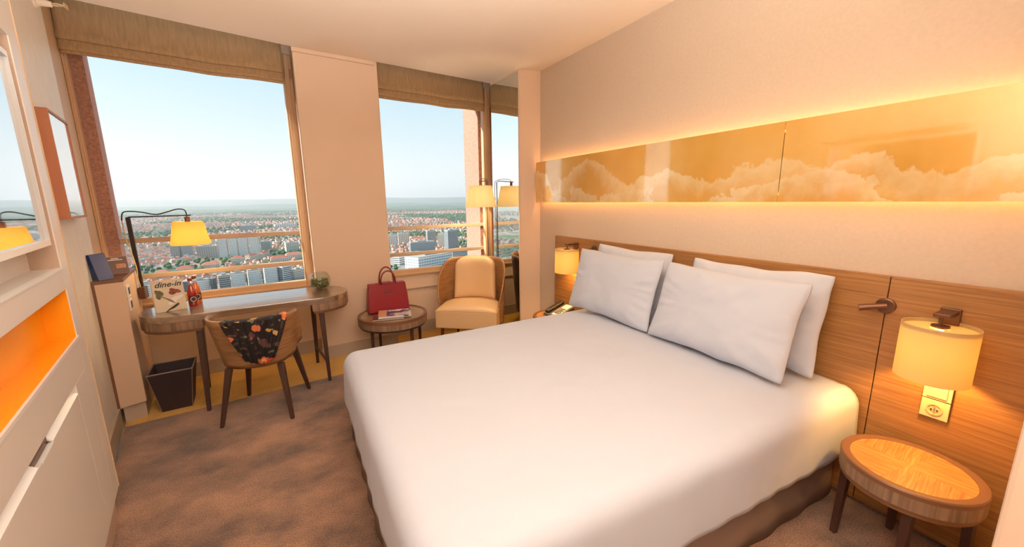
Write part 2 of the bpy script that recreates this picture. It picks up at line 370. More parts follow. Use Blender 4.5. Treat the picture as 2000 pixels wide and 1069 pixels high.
# stone piers outside
struct(MB().prism([(-2.3, 4.32), (-1.345, 4.345), (-1.262, 4.352), (-1.405, 4.95), (-2.3, 4.85)], -3, 6).build('wall_pier', M['stone']), 'rough brown stone pier left of left window')
struct(MB().prism([(0.055, 4.56), (0.94, 4.60), (0.94, 5.08), (0.057, 5.02)], -3, 6).build('wall_pier', M['stone']), 'sunlit stone pier behind column')
struct(MB().prism([(2.15, 4.68), (3.2, 4.70), (3.2, 5.22), (2.15, 5.15)], -3, 6).build('wall_pier', M['stone']), 'sunlit pink stone pier right of right window')
def guard(f, x0, x1, z, label):
    o = MB().wall((x0, f(x0) + 0.085), (x1, f(x1) + 0.085), z - 0.042, z, 0.04).build('guard_rail', M['rail'], bevel=0.006)
    tag(o, label, 'rail', 'guard rails outside the windows')
guard(yl, -1.262, 0.12, 1.274, 'upper guard rail outside the left window')
guard(yl, -1.262, 0.12, 0.967, 'lower guard rail outside the left window')
guard(yr, 0.87, 2.22, 1.270, 'upper guard rail outside the right window')
guard(yr, 0.87, 2.22, 0.962, 'lower guard rail outside the right window')

# mirror pilaster at the right
struct(MB().prism([(2.190, 3.70), (XR, 3.655), (XR, 4.6), (2.155, 4.29)], 0, ZC).build('wall_pilaster', M['column'], bevel=0.004))
mr = thing('wall_mirror', 'tall narrow mirror on the pilaster beside the armchair', 'mirror', (0, 0, 0))
MB().prism([(2.181, 3.715), (2.186, 3.715), (2.152, 4.285), (2.146, 4.285)], 0.02, ZC - 0.02).build('mirror_pane', M['mirror'], mr)
e_ = MB(); e_.prism([(2.175, 3.695), (2.19, 3.695), (2.19, 3.715), (2.175, 3.715)], 0.0, ZC); e_.build('mirror_edge', M['column'], mr, bevel=0.002)
MB().prism([(2.176, 3.715), (2.188, 3.715), (2.154, 4.285), (2.142, 4.285)], ZC - 0.02, ZC).build('mirror_head', M['column'], mr)

# roman blinds
def blind(f, x0, x1, dz, label, seed):
    root = thing('roman_blind', label, 'blind', (0, 0, 0), 0, 'roman blinds')
    n = 48
    def sag(t): return -0.010 * math.exp(-((t - 0.62) / 0.12) ** 2) + 0.002 * math.sin(9 * t + seed)
    def prof(pts, thick, nm):
        mb = MB()
        def fn(u, v):
            x = x0 + (x1 - x0) * u; k = v * (len(pts) - 1); i = min(int(k), len(pts) - 2); w = k - i
            o_, z = [pts[i][c] * (1 - w) + pts[i + 1][c] * w for c in (0, 1)]
            zz = z + dz + (sag(u) if z < 2.9 else 0)
            return (x, f(x) - 0.03 - o_ - 0.004 * math.sin(14 * u + seed) * (z < 2.9), zz)
        mb.grid(fn, n, (len(pts) - 1) * 2)
        return mb.build(nm, M['linen'], root, smooth=True, solid=thick, off=0)
    prof([(0.0, 3.28), (0.0, 2.95), (0.012, 2.80), (0.03, 2.732), (0.02, 2.722)], 0.004, 'blind_panel')
    prof([(0.008, 2.745), (0.018, 2.70), (0.03, 2.668), (0.028, 2.655), (0.01, 2.652)], 0.004, 'blind_fold')
    prof([(0.006, 2.662), (0.014, 2.648), (0.014, 2.638), (0.002, 2.634)], 0.005, 'blind_fold')
    return root
blind(yl, -1.338, 0.062, 0.0, 'wide linen roman blind drawn up above left window', 0.6)
blind(yr, 0.868, 2.150, -0.018, 'linen roman blind drawn up above right window', 2.2)

# ------------------------------------------------------------------ sky picture panel with hidden led strips
def cloud_mat():
    m, t, b = newmat('golden_cloud_print')
    L = t.links.new; N = t.nodes.new
    def math_(op, a, bb=None, c=None):
        n = N('ShaderNodeMath'); n.operation = op
        for k, q in enumerate((a, bb, c)):
            if q is None: continue
            if isinstance(q, (int, float)): n.inputs[k].default_value = q
            else: L(q, n.inputs[k])
        return n.outputs[0]
    def nz(scale, det, off, rough=0.55):
        mp = N('ShaderNodeMapping'); mp.inputs['Location'].default_value = off; L(co.outputs['Object'], mp.inputs[0])
        n = N('ShaderNodeTexNoise'); n.inputs['Scale'].default_value = scale; n.inputs['Detail'].default_value = det; n.inputs['Roughness'].default_value = rough; L(mp.outputs[0], n.inputs['Vector']); return n.outputs['Fac']
    co = N('ShaderNodeTexCoord'); sx = N('ShaderNodeSeparateXYZ'); L(co.outputs['Object'], sx.inputs[0])
    col = None
    # two banks of cumulus, the far one paler and higher
    for k, (off, base, amp, edge, lit, body) in enumerate((((0, 3.1, 0), 0.02, 0.86, 0.05, srgb(250, 222, 164), srgb(230, 180, 90)), ((0, 9.2, 4), -0.12, 0.80, 0.04, srgb(252, 228, 174), srgb(226, 172, 80)))):
        top = math_('MULTIPLY_ADD', nz(1.25, 2, off), amp, base - 0.24)
        puff = math_('MULTIPLY_ADD', nz(7.0, 9, (off[0], off[1] + 2, 1), 0.62), 0.30, -0.15)
        d = math_('SUBTRACT', math_('ADD', top, puff), sx.outputs['Z'])
        mask = N('ShaderNodeMapRange'); mask.inputs['From Min'].default_value = 0; mask.inputs['From Max'].default_value = edge * 0.35; L(d, mask.inputs['Value'])
        r = N('ShaderNodeValToRGB'); L(math_('ADD', math_('MULTIPLY', d, 3.2), math_('MULTIPLY_ADD', nz(9.0, 7, (3, 1, 7), 0.6), 0.9, -0.45)), r.inputs[0])
        r.color_ramp.elements[0].position = 0.0; r.color_ramp.elements[0].color = lit; r.color_ramp.elements[1].position = 0.62; r.color_ramp.elements[1].color = body
        mx = N('ShaderNodeMix'); mx.data_type = 'RGBA'; L(mask.outputs[0], mx.inputs[0])
        if col is None:
            sk = N('ShaderNodeValToRGB'); L(nz(1.6, 5, (5, 5, 5)), sk.inputs[0]); sk.color_ramp.elements[0].position = 0.35; sk.color_ramp.elements[0].color = srgb(222, 164, 56); sk.color_ramp.elements[1].position = 0.7; sk.color_ramp.elements[1].color = srgb(236, 190, 100)
            L(sk.outputs[0], mx.inputs[6])
        else: L(col, mx.inputs[6])
        L(r.outputs[0], mx.inputs[7]); col = mx.outputs[2]
    L(col, b.inputs['Base Color']); b.inputs['Roughness'].default_value = 0.2; b.inputs['Metallic'].default_value = 0.3; b.inputs['Coat Weight'].default_value = 1.0; b.inputs['Coat IOR'].default_value = 2.0; b.inputs['Coat Roughness'].default_value = 0.05
    return m
M['cloud'] = cloud_mat()
pn = thing('sky_light_panel', 'long golden cloud picture panel glowing above and below', 'wall panel', (XR, 1.95, 1.526))
for y0, y1 in ((3.63, 1.178), (1.174, -0.2)):
    MB().box((-0.075, min(y0, y1) - 1.95, 0), (-0.055, max(y0, y1) - 1.95, 0.424)).build('picture_panel', M['cloud'], pn)
MB().box((-0.055, -2.1, 0.05), (-0.002, 1.64, 0.37)).build('panel_backing', M['trim'], pn)
MB().box((-0.050, -2.1, 0.372), (-0.030, 1.66, 0.384)).build('led_strip', M['led'], pn)
MB().box((-0.050, -2.1, 0.036), (-0.030, 1.66, 0.048)).build('led_strip', M['led'], pn)

# ------------------------------------------------------------------ headboard
hb = thing('headboard', 'long golden oak headboard fixed along the right wall', 'headboard', (XR, 1.8, 0))
for y0, y1 in ((3.314, 2.705), (2.701, 0.671), (0.667, 0.13)):
    MB().box((-0.04, y1 - 1.8, 0.02), (-0.003, y0 - 1.8, 1.185)).build('headboard_panel', M['oak'], hb, bevel=0.0015)

# ------------------------------------------------------------------ bed
def fbm(p, s, o=3): return noise.fractal(Vector(p) * s, 0.6, 2.0, o)
BX0, BX1, BY0, BY1, BZ = 0.20, 2.345, 0.725, 2.60, 0.60
def near_y(x): return BY0 + 0.045 * (2.1 - x)
bed = thing('double_bed', 'wide double bed with white cover and taupe valance', 'bed', (0, 0, 0))
mb = MB()
poly = [(BX0 + 0.02, near_y(BX0) + 0.03), (BX1, near_y(BX1) + 0.05), (BX1, BY1 - 0.03), (BX0 + 0.02, BY1 - 0.03)]
MB().prism([(x * 0.98 + 0.03, y) for x, y in poly], 0.24, 0.50).build('mattress', M['white'], bed, bevel=0.04)
pts = []
def edge_pts(a, b, n):
    return [(a[0] + (b[0] - a[0]) * i / n, a[1] + (b[1] - a[1]) * i / n) for i in range(n)]
per = edge_pts(poly[0], poly[1], 120) + edge_pts(poly[1], poly[2], 6) + edge_pts(poly[2], poly[3], 60) + edge_pts(poly[3], poly[0], 110)
cxy = Vector((1.3, 1.65))
rows = [0.0, 0.08, 0.18, 0.30]
vs, fs = [], []
for k, z in enumerate(rows):
    for i, p in enumerate(per):
        q = Vector(p); d = (q - cxy).normalized(); w = 0.006 * math.sin(i * 0.45) * (1 - z / 0.34) + 0.012 * (1 - z / 0.3)
        vs.append((q.x + d.x * w, q.y + d.y * w, z + 0.004))
n = len(per)
fs = [(k * n + i, k * n + (i + 1) % n, (k + 1) * n + (i + 1) % n, (k + 1) * n + i) for k in range(3) for i in range(n)]
MB().add(vs, fs).build('valance', M['skirt'], bed, smooth=True, solid=0.006)
# cover with rounded rim and hanging sides
def cover():
    r, drop = 0.075, 0.232
    ix0, ix1 = BX0 + r, BX1 + 0.02
    tot = r * PI / 2 + drop
    nx, ny, ns = 70, 62, 16
    us = [ix0 - tot + tot * (i / ns) for i in range(ns)] + [ix0 + (ix1 - ix0) * i / nx for i in range(nx + 1)]
    vs_ = [-tot + tot * (j / ns) for j in range(ns)] + [j / ny for j in range(ny + 1)] + [1 + tot * (j + 1) / ns for j in range(ns)]
    V = []
    for b_ in vs_:
        for a_ in us:
            qx = max(ix0, min(ix1, a_)); iy0 = near_y(qx) + r; iy1 = BY1 - r
            dx = a_ - qx
            if b_ < 0: qy, dy = iy0, b_
            elif b_ > 1: qy, dy = iy1, b_ - 1
            else: qy, dy = iy0 + (iy1 - iy0) * b_, 0
            l = max(abs(dx), abs(dy)); L_ = math.hypot(dx, dy)
            if l < 1e-9:
                x, y, z = qx, qy, BZ
                e = min(qx - ix0, qy - iy0, iy1 - qy)
                z += 0.016 * (1 - math.exp(-max(e, 0) * 6)) + 0.006 * fbm((x, y, 0), 2.2) + 0.0028 * fbm((x * 0.6 + y * 0.5, y * 2.2 - x, 3), 6)
            else:
                ux, uy = dx / L_, dy / L_
                if l < r * PI / 2:
                    t = l / r; h = r * math.sin(t); z = BZ - r * (1 - math.cos(t))
                else:
                    h = r; z = BZ - r - (l - r * PI / 2)
                k = max(0, min(1, (BZ - 0.04 - z) / 0.3))
                s_ = (qx if abs(dy) >= abs(dx) else qy) + 0.3 * math.atan2(uy, ux)
                fold = (math.sin(s_ * 34 + 2.0 * math.sin(s_ * 5)) * 0.003 + math.sin(s_ * 13 + 1) * 0.002) * k
                h += fold + 0.012 * k
                x, y = qx + ux * h, qy + uy * h
                z += 0.0
            V.append((x, y, z))
    w = len(us); mb = MB()
    mb.add(V, [(j * w + i, j * w + i + 1, (j + 1) * w + i + 1, (j + 1) * w + i) for j in range(len(vs_) - 1) for i in range(w - 1)])
    return mb.build('bed_cover', M['white'], bed, smooth=True, solid=0.012)
cover()

def pillow(label, center, tilt, rz, w, h, th, seed, roll=0.0):
    def fn(sgn):
        def f(u, v):
            a, b_ = 2 * u - 1, 2 * v - 1
            ca = 1 - 0.055 * (1 - b_ * b_) ** 1.0 * 1.0; cb = 1 - 0.075 * (1 - a * a)
            x = a * w / 2 * (0.955 + 0.045 * b_ * b_); z = b_ * h / 2 * (0.93 + 0.07 * a * a); rc = 1 - 0.022 * (a * b_) ** 10; x *= rc; z *= rc
            pr = max(0.0, (1 - a ** 4) * (1 - b_ ** 4)) ** 0.72
            y = sgn * (th / 2 * pr + 0.004)
            edge = (1 - pr)
            y += 0.012 * noise.fractal(Vector((x * 5 + seed, z * 5, sgn)), 0.7, 2, 3) * pr
            ang = math.atan2(b_, a); y += 0.020 * noise.noise(Vector((math.cos(ang) * 9 + seed, math.sin(ang) * 9, math.hypot(a, b_) * 0.8))) * edge * pr * 2.2
            z += 0.010 * noise.noise(Vector((x * 6, seed, 1))) * edge; x += 0.010 * noise.noise(Vector((z * 6, seed, 4))) * edge
            return (x, y, z)
        return f
    mb = MB(); mb.grid(fn(-1), 44, 34); mb.grid(fn(1), 44, 34, flip=True)
    n_u, n_v = 45, 35; o2 = n_u * n_v; ring = []
    loop = [(i, 0) for i in range(44)] + [(44, j) for j in range(34)] + [(i, 34) for i in range(44, 0, -1)] + [(0, j) for j in range(34, 0, -1)]
    for k in range(len(loop)):
        (i, j), (i2, j2) = loop[k], loop[(k + 1) % len(loop)]
        ring.append((j * n_u + i, j2 * n_u + i2, o2 + j2 * n_u + i2, o2 + j * n_u + i))
    for f_ in ring: mb.f.append(list(f_)); mb.m.append(0)
    o = mb.build('pillow', M['white'], smooth=True)
    # local: x width, z height, y thickness; the pillow faces the foot of the bed (-x)
    o.matrix_world = Matrix.Translation(center) @ Matrix.Rotation(rz, 4, 'Z') @ Matrix.Rotation(-PI / 2, 4, 'Z') @ Matrix.Rotation(tilt, 4, 'X') @ Matrix.Rotation(roll, 4, 'Y')
    return tag(o, label, 'pillow', 'bed pillows')
pillow('white pillow at the back against headboard, near far lamp', (2.276, 2.19, 0.906), math.radians(-11), 0.02, 0.76, 0.54, 0.105, 1.3, 0.02)
pillow('white pillow in front at far side by the phone', (2.118, 2.20, 0.888), math.radians(-16), 0.03, 0.86, 0.52, 0.13, 2.7, 0.0)
pillow('white pillow at back, glowing orange from the near lamp', (2.272, 1.245, 0.902), math.radians(-11), -0.02, 0.80, 0.54, 0.11, 4.1, -0.01)
pillow('white pillow in front at near side, largest in view', (2.102, 1.315, 0.888), math.radians(-18), -0.04, 0.87, 0.52, 0.14, 5.9, 0.0)

# ------------------------------------------------------------------ nightstands
def nightstand(label, loc, rz):
    t = thing('nightstand', label, 'side table', loc, rz, 'round bedside tables')
    R_, z1 = 0.22, 0.45
    for k in range(4):                         # quartered inlay, grain turned from one to the next
        pts_ = [(0, 0)] + [(0.188 * math.cos(k * PI / 2 + a * PI / 24), 0.188 * math.sin(k * PI / 2 + a * PI / 24)) for a in range(13)]
        o = MB().prism(pts_, 0.43, z1 - 0.004).build('top_inlay', M['oak_top'], t)
        o.data.transform(Matrix.Rotation(-(0.35 + k * PI / 2), 4, 'Z')); o.rotation_euler = (0, 0, 0.35 + k * PI / 2)
    MB().lathe([(0.1885, 0.428), (0.1885, z1 - 0.002), (0.194, z1), (R_ - 0.004, z1), (R_, z1 - 0.005), (R_, 0.428)], n=64, close=True).build('top_rim', M['rim'], t, smooth=True, auto=30)
    MB().lathe([(0.19, 0.375), (R_ - 0.001, 0.375), (R_ - 0.001, 0.428), (0.19, 0.428)], n=64, close=True).build('apron', M['apron'], t, smooth=True, auto=30)
    MB().lathe([(0.02, 0.352), (R_ - 0.008, 0.352), (R_ - 0.008, 0.372), (0.02, 0.372)], n=64, close=True).build('bottom_ring', M['rim'], t, smooth=True, auto=30)
    for a in (0.55, 2.12, 3.69, 5.26):
        c, s_ = math.cos(a), math.sin(a)
        MB().bar((0.197 * c, 0.197 * s_, 0), (0.185 * c, 0.185 * s_, 0.354), 0.024, 0.032).build('leg', M['leg'], t, bevel=0.003)
    return t
ns = nightstand('round oak bedside table with inlaid top below near lamp', (2.135, 0.443, 0), 1.35)
dup(ns, (2.135, 2.95, 0), 0.4, 'round bedside table carrying the phone beyond the bed')

# ------------------------------------------------------------------ sconces, sockets, reading lights
def sconce(label, loc):
    t = thing('wall_sconce', label, 'wall lamp', loc, 0, 'bedside wall lamps')
    x = XR - 0.04 - loc[0]
    MB().box((x - 0.018, -0.03, -0.06), (x, 0.03, 0.085)).build('wall_plate', M['bronze'], t, bevel=0.003)
    MB().box((-0.01, -0.025, 0.062), (x - 0.015, 0.025, 0.078)).build('arm', M['bronze'], t, bevel=0.003)
    MB().frustum((0, 0, 0.03), 0.006, (0, 0, 0.066), 0.006).build('stem', M['bronze'], t)
    a = MB(); r = 0.114
    a.lathe([(r, -0.20), (r, 0.03), (r - 0.003, 0.03), (r - 0.003, -0.20)], n=56, close=True); sh = a.build('lamp_shade', M['sconce'], t, smooth=True, auto=30)
    MB().lathe([(0.03, 0.012), (r - 0.004, 0.012), (r - 0.004, 0.015), (0.03, 0.015)], n=40, close=True).build('diffuser', M['sconce'], sh)
    MB().lathe([(0.0, 0.022), (0.028, 0.022), (0.028, 0.030), (0.0, 0.030)], n=24).build('hub', M['bronze'], t)
    MB().lathe([(0.0, -0.10), (0.02, -0.09), (0.026, -0.065), (0.018, -0.03), (0.012, 0.01), (0.0, 0.012)], n=20).build('bulb', M['bulb'], t, smooth=True)
    return t
for lb, y in (('glowing drum wall lamp above the near bedside table', 0.462), ('glowing drum wall lamp in the corner above the phone', 2.955)):
    if y < 1: sc_ = sconce(lb, (2.262, y, 1.0))
    else: dup(sc_, (2.262, y, 1.06), 0, lb)
lamp('sconce_bulb_light', 'POINT', (2.262, 0.462, 0.88), 16.0, (1.0, 0.52, 0.13), 0.028)
lamp('sconce_bulb_light', 'POINT', (2.262, 2.955, 0.94), 13.0, (1.0, 0.55, 0.15), 0.028)

def socket_pair(label, y, z, near):
    t = thing('wall_socket', label, 'socket', (XR - 0.04, y, z), 0, 'bedside sockets')
    MB().box((-0.007, -0.046, -0.087), (0, 0.046, 0.087)).build('back_frame', M['bronze'], t, bevel=0.002)
    MB().box((-0.012, -0.044, 0.002), (-0.006, 0.044, 0.085)).build('switch_plate', M['socket'], t, bevel=0.002)
    for k in ((0,) if near else (-1, 0, 1)):
        w = 0.031 if near else 0.010
        MB().box((-0.016, k * 0.024 - w, 0.012), (-0.010, k * 0.024 + w, 0.074)).build('switch_rocker', M['socket'], t, bevel=0.002)
    p = MB().box((-0.012, -0.044, -0.085), (-0.006, 0.044, -0.002)).build('socket_plate', M['socket'], t, bevel=0.002)
    a = MB(); a.lathe([(0.026, 0.0), (0.026, 0.003), (0.021, 0.003), (0.019, -0.004), (0.0, -0.004)], n=28); o = a.build('socket_recess', M['jamb'], p, smooth=True, auto=30); o.rotation_euler = (0, -PI / 2, 0); o.location = (-0.0125, 0, -0.0435)
    for s_ in (-1, 1):
        b_ = MB(); b_.lathe([(0.0035, 0), (0.0035, 0.003), (0, 0.003)], n=10); q = b_.build('socket_hole', M['dark'], p); q.rotation_euler = (0, -PI / 2, 0); q.location = (-0.0125, s_ * 0.0095, -0.045)
    q = MB(); q.lathe([(0.003, 0), (0.003, 0.012), (0, 0.014)], n=10); q = q.build('earth_pin', M['chrome'], p, smooth=True); q.rotation_euler = (0, -PI / 2, 0); q.location = (-0.0125, 0, -0.034)
    return t
socket_pair('beige double switch and socket below the near wall lamp', 0.452, 0.672, True)
socket_pair('beige switch and socket below the far wall lamp', 2.915, 0.70, False)

def reading_light(label, y, z):
    t = thing('reading_light', label, 'reading light', (XR - 0.04, y, z), 0, 'reading lights on the headboard')
    a = MB(); a.lathe([(0.0, 0.0), (0.036, 0.0), (0.036, 0.012), (0.030, 0.016), (0.0, 0.016)], n=28); b_ = a.build('wall_plate', M['bronze'], t, smooth=True, auto=30); b_.rotation_euler = (0, -PI / 2, 0)
    MB().frustum((-0.014, 0, 0), 0.008, (-0.04, 0.004, -0.002), 0.008).build('joint', M['bronze'], t, smooth=True, auto=40)
    MB().frustum((-0.035, -0.012, 0.006), 0.013, (-0.075, 0.075, -0.016), 0.015, 16).build('lamp_head', M['bronze'], t, smooth=True, auto=40)
    return t
reading_light('small bronze reading light right of the near pillows', 0.668, 1.048)
reading_light('small bronze reading light behind the far pillow', 2.70, 1.10)

# ------------------------------------------------------------------ phone on the far nightstand
ph = thing('desk_phone', 'dark desk phone with white key label by far pillow', 'phone', (2.17, 2.95, 0.45), math.radians(8))
a = MB(); a.add([(-0.115,-0.10,0),(0.115,-0.10,0),(0.115,0.10,0),(-0.115,0.10,0),(-0.115,-0.10,0.022),(0.115,-0.10,0.085),(0.115,0.10,0.085),(-0.115,0.10,0.022)], [(3,2,1,0),(4,5,6,7),(0,1,5,4),(1,2,6,5),(2,3,7,6),(3,0,4,7)])
a.build('phone_body', plain('phone_grey', srgb(92, 78, 70), 0.45), ph, bevel=0.008)
sl = math.atan2(0.063, 0.23)
def on_phone(nm, x0, x1, y0, y1, h, m_, par=ph, bev=0.002):
    z = lambda x: 0.022 + (x + 0.115) * 0.063 / 0.23
    mb = MB(); mb.add([(x0,y0,z(x0)),(x1,y0,z(x1)),(x1,y1,z(x1)),(x0,y1,z(x0)),(x0,y0,z(x0)+h),(x1,y0,z(x1)+h),(x1,y1,z(x1)+h),(x0,y1,z(x0)+h)], [(3,2,1,0),(4,5,6,7),(0,1,5,4),(1,2,6,5),(2,3,7,6),(3,0,4,7)])
    return mb.build(nm, m_, par, bevel=bev)
pl_ = on_phone('key_label', -0.10, 0.105, -0.085, 0.0, 0.003, M['paper'])
for i in range(4):
    for j in range(3):
        on_phone('key', -0.075 + i * 0.026, -0.055 + i * 0.026, -0.075 + j * 0.024, -0.058 + j * 0.024, 0.007, M['dark'], pl_)
on_phone('handset', -0.105, 0.11, 0.03, 0.085, 0.03, M['black'], ph, 0.01)

# ------------------------------------------------------------------ media unit on the left wall
UD = Vector((-0.193, 1, 0)).normalized(); UN = Vector((UD.y, -UD.x, 0))     # along the wall, out of the wall
U0 = Vector((-0.905, 2.49, 0))                                              # far front corner at the floor
def up(s, d, z): p = U0 - UD * s - UN * d; return (p.x, p.y, z)              # s: distance back from the far corner; d: depth behind the face
def ub(mb, s0, s1, d0, d1, z0, z1):
    mb.add([up(s0,d0,z0),up(s1,d0,z0),up(s1,d1,z0),up(s0,d1,z0),up(s0,d0,z1),up(s1,d0,z1),up(s1,d1,z1),up(s0,d1,z1)], [(3,2,1,0),(4,5,6,7),(0,1,5,4),(1,2,6,5),(2,3,7,6),(3,0,4,7)]); return mb
un = thing('media_unit', 'tall white built-in media unit along the left wall', 'cabinet', (0, 0, 0))
UE = 3.2; DB = 0.098
ub(MB(), 0.0, 0.13, 0, DB, 0.15, ZC).build('side_panel', M['unit'], un, bevel=0.002)
ub(MB(), 0.13, UE, 0, DB, 2.195, ZC).build('upper_panel', M['unit'], un)
ub(MB(), 0.13, UE, 0, DB, 1.197, 1.288).build('shelf_band', M['unit'], un, bevel=0.002)
ub(MB(), 0.13, UE, -0.004, 0.02, 1.284, 1.290).build('shelf_edge', M['white_edge'], un)
ub(MB(), 0.13, UE, DB - 0.012, DB, 1.288, 2.195).build('niche_back', M['unit'], un)
ub(MB(), 0.13, 0.135, 0.004, DB - 0.012, 1.288, 2.195).build('niche_side', M['unit_in'], un)
ub(MB(), 0.13, UE, DB - 0.012, DB, 0.982, 1.197).build('orange_back', M['orange'], un)
ub(MB(), 0.13, 0.135, 0.004, DB - 0.012, 0.982, 1.197).build('orange_side', M['orange'], un)
ub(MB(), 0.13, UE, 0.004, DB - 0.012, 0.978, 0.982).build('orange_shelf', M['orange'], un)
ub(MB(), 0.13, UE, 0.004, DB - 0.012, 1.195, 1.199).build('orange_top', M['orange'], un)
ub(MB(), 0.12, UE, -0.004, 0.004, 0.972, 0.984).build('shelf_edge', M['white_edge'], un)
ub(MB(), 0.13, UE, 0.0, DB, 0.83, 0.974).build('drawer_front', M['unit'], un, bevel=0.0015)
ub(MB(), 0.13, 0.335, 0.0, DB, 0.15, 0.83).build('filler_panel', M['unit'], un, bevel=0.001)
d_ = ub(MB(), 0.337, UE, 0.0, 0.02, 0.15, 0.785).build('cabinet_door', M['unit'], un, bevel=0.001)
for s0, s1 in ((0.337, 0.757), (0.933, UE)):
    g = MB(); g.add([up(s0,-0.001,0.790),up(s1,-0.001,0.790),up(s1,0.03,0.815),up(s0,0.03,0.815),up(s0,0.0,0.785),up(s1,0.0,0.785),up(s1,0.03,0.805),up(s0,0.03,0.805)], [(0,1,2,3),(7,6,5,4),(4,5,1,0),(3,2,6,7),(1,5,6,2),(0,3,7,4)])
    g.build('finger_grip', M['white_edge'], d_)
ub(MB(), 0.757, 0.933, 0.012, 0.028, 0.786, 0.829).build('latch_recess', M['bronze'], un)
ub(MB(), 0.757, 0.890, -0.002, 0.010, 0.780, 0.786).build('finger_grip', M['white_edge'], d_)
ub(MB(), 0.337, UE, 0.03, DB, 0.15, 0.83).build('cabinet_carcass', M['unit_in'], un)
ub(MB(), 0.03, UE, 0.02, DB, 0.0, 0.15).build('plinth', M['unit_in'], un)
ub(MB(), -0.004, 0.0, -0.003, DB, 0.15, ZC).build('edge_strip', M['jamb'], un)
# tv in the niche, turned slightly towards the window
tv = thing('wall_tv', 'wide television in a white frame in the wall niche', 'television', (0, 0, 0))
tA = Vector((-0.885, 2.305, 0)); tdir = Vector((0.20, -1, 0)).normalized(); tn = Vector((-tdir.y, tdir.x, 0))
def tp(s, d, z): p = tA + tdir * s - tn * d * -1; return (p.x, p.y, z)
def tb(mb, s0, s1, d0, d1, z0, z1):
    mb.add([tp(s0,d0,z0),tp(s1,d0,z0),tp(s1,d1,z0),tp(s0,d1,z0),tp(s0,d0,z1),tp(s1,d0,z1),tp(s1,d1,z1),tp(s0,d1,z1)], [(3,2,1,0),(4,5,6,7),(0,1,5,4),(1,2,6,5),(2,3,7,6),(3,0,4,7)]); return mb
fr_ = MB()
for q in ((0, 1.25, 1.392, 1.414), (0, 1.25, 2.10, 2.122), (0, 0.012, 1.414, 2.10), (1.238, 1.25, 1.414, 2.10)): tb(fr_, q[0], q[1], -0.02, 0.012, q[2], q[3])
fr_.build('tv_frame', M['white_edge'], tv)
tb(MB(), 0.012, 1.238, -0.018, 0.0, 1.414, 2.10).build('tv_screen', M['screen'], tv)

# picture on the left wall
pic = thing('framed_picture', 'narrow framed picture with deep brown frame on left wall', 'picture', (0, 0, 0))
P0 = Vector((lx(3.05), 3.05, 0)); PL = 0.50
def pp(s, d, z): p = P0 + UD * s + UN * d; return (p.x, p.y, z)
def pb(mb, s0, s1, d0, d1, z0, z1):
    mb.add([pp(s0,d0,z0),pp(s1,d0,z0),pp(s1,d1,z0),pp(s0,d1,z0),pp(s0,d0,z1),pp(s1,d0,z1),pp(s1,d1,z1),pp(s0,d1,z1)], [(3,2,1,0),(4,5,6,7),(0,1,5,4),(1,2,6,5),(2,3,7,6),(3,0,4,7)]); return mb
for q in ((0, 0.012, 1.477, 2.055), (PL - 0.012, PL, 1.477, 2.055), (0.012, PL - 0.012, 1.477, 1.489), (0.012, PL - 0.012, 2.043, 2.055)):
    pb(MB(), q[0], q[1], 0.001, 0.055, q[2], q[3]).build('frame_bar', plain('picture_frame_wood', srgb(176, 112, 78), 0.5) if 'pfw' not in M else M['pfw'], pic)
pb(MB(), 0.012, PL - 0.012, 0.001, 0.049, 1.489, 2.043).build('picture_sheet', plain('pale_glass_reflection', srgb(240, 238, 232), 0.12, spec=0.8, coat=0.8), pic)  # sheet painted pale to stand for reflections in the picture glass

# sprinkler near the ceiling above the left wall
spk = thing('wall_sprinkler', 'pale sprinkler head sticking out of left wall near ceiling', 'sprinkler', (lx(3.70), 3.70, 2.775))
MB().frustum((-0.004, 0, 0), 0.034, (0.015, 0, 0), 0.030, 20).build('sprinkler_cup', M['ceil'], spk, bevel=0.003)
MB().frustum((0.013, 0, 0), 0.022, (0.075, 0.01, 0.0), 0.016, 16).build('sprinkler_body', M['ceil'], spk, smooth=True, auto=40)
for s_ in (-1, 1): MB().tube([(0.07, 0.01 + s_ * 0.012, 0), (0.10, 0.012 + s_ * 0.016, 0.004), (0.135, 0.012 + s_ * 0.003, 0.004)], 0.004, 6).build('sprinkler_arm', M['socket'], spk)
MB().box((0.132, -0.012, -0.010), (0.138, 0.036, 0.016)).build('deflector', M['socket'], spk)

# ------------------------------------------------------------------ low cabinet with sockets
cab = thing('socket_cabinet', 'slim beige cabinet with sockets in left window corner', 'cabinet', (0, 0, 0))
cA, cB = Vector((-1.214, 3.560)), Vector((-1.074, 3.625)); cC, cD = Vector((-1.165, 4.235)), Vector((-1.338, 4.225))
M['cab'] = plain('cabinet_beige', srgb(212, 182, 156), 0.55)
MB().prism([cA + Vector((0.014, 0.0065)), cB, cC, cD], 0.125, 1.025).build('cabinet_body', M['cab'], cab, bevel=0.002)
MB().prism([cA, cB + Vector((0.004, -0.002)), cC + Vector((0.004, 0)), cD], 1.025, 1.045).build('cabinet_top', M['rim'], cab, bevel=0.002)
MB().prism([cA, cA + Vector((0.014, 0.0065)), cD + Vector((0.016, 0)), cD], 0.125, 1.025).build('edge_panel', M['rim'], cab)
MB().prism([cA + Vector((0.02, 0.03)), cB + Vector((-0.012, 0.015)), cC - Vector((0.012, 0)), cD], 0.0, 0.125).build('plinth', M['trim'], cab)
sd = (cC - cB).normalized(); sn = Vector((sd.y, -sd.x))
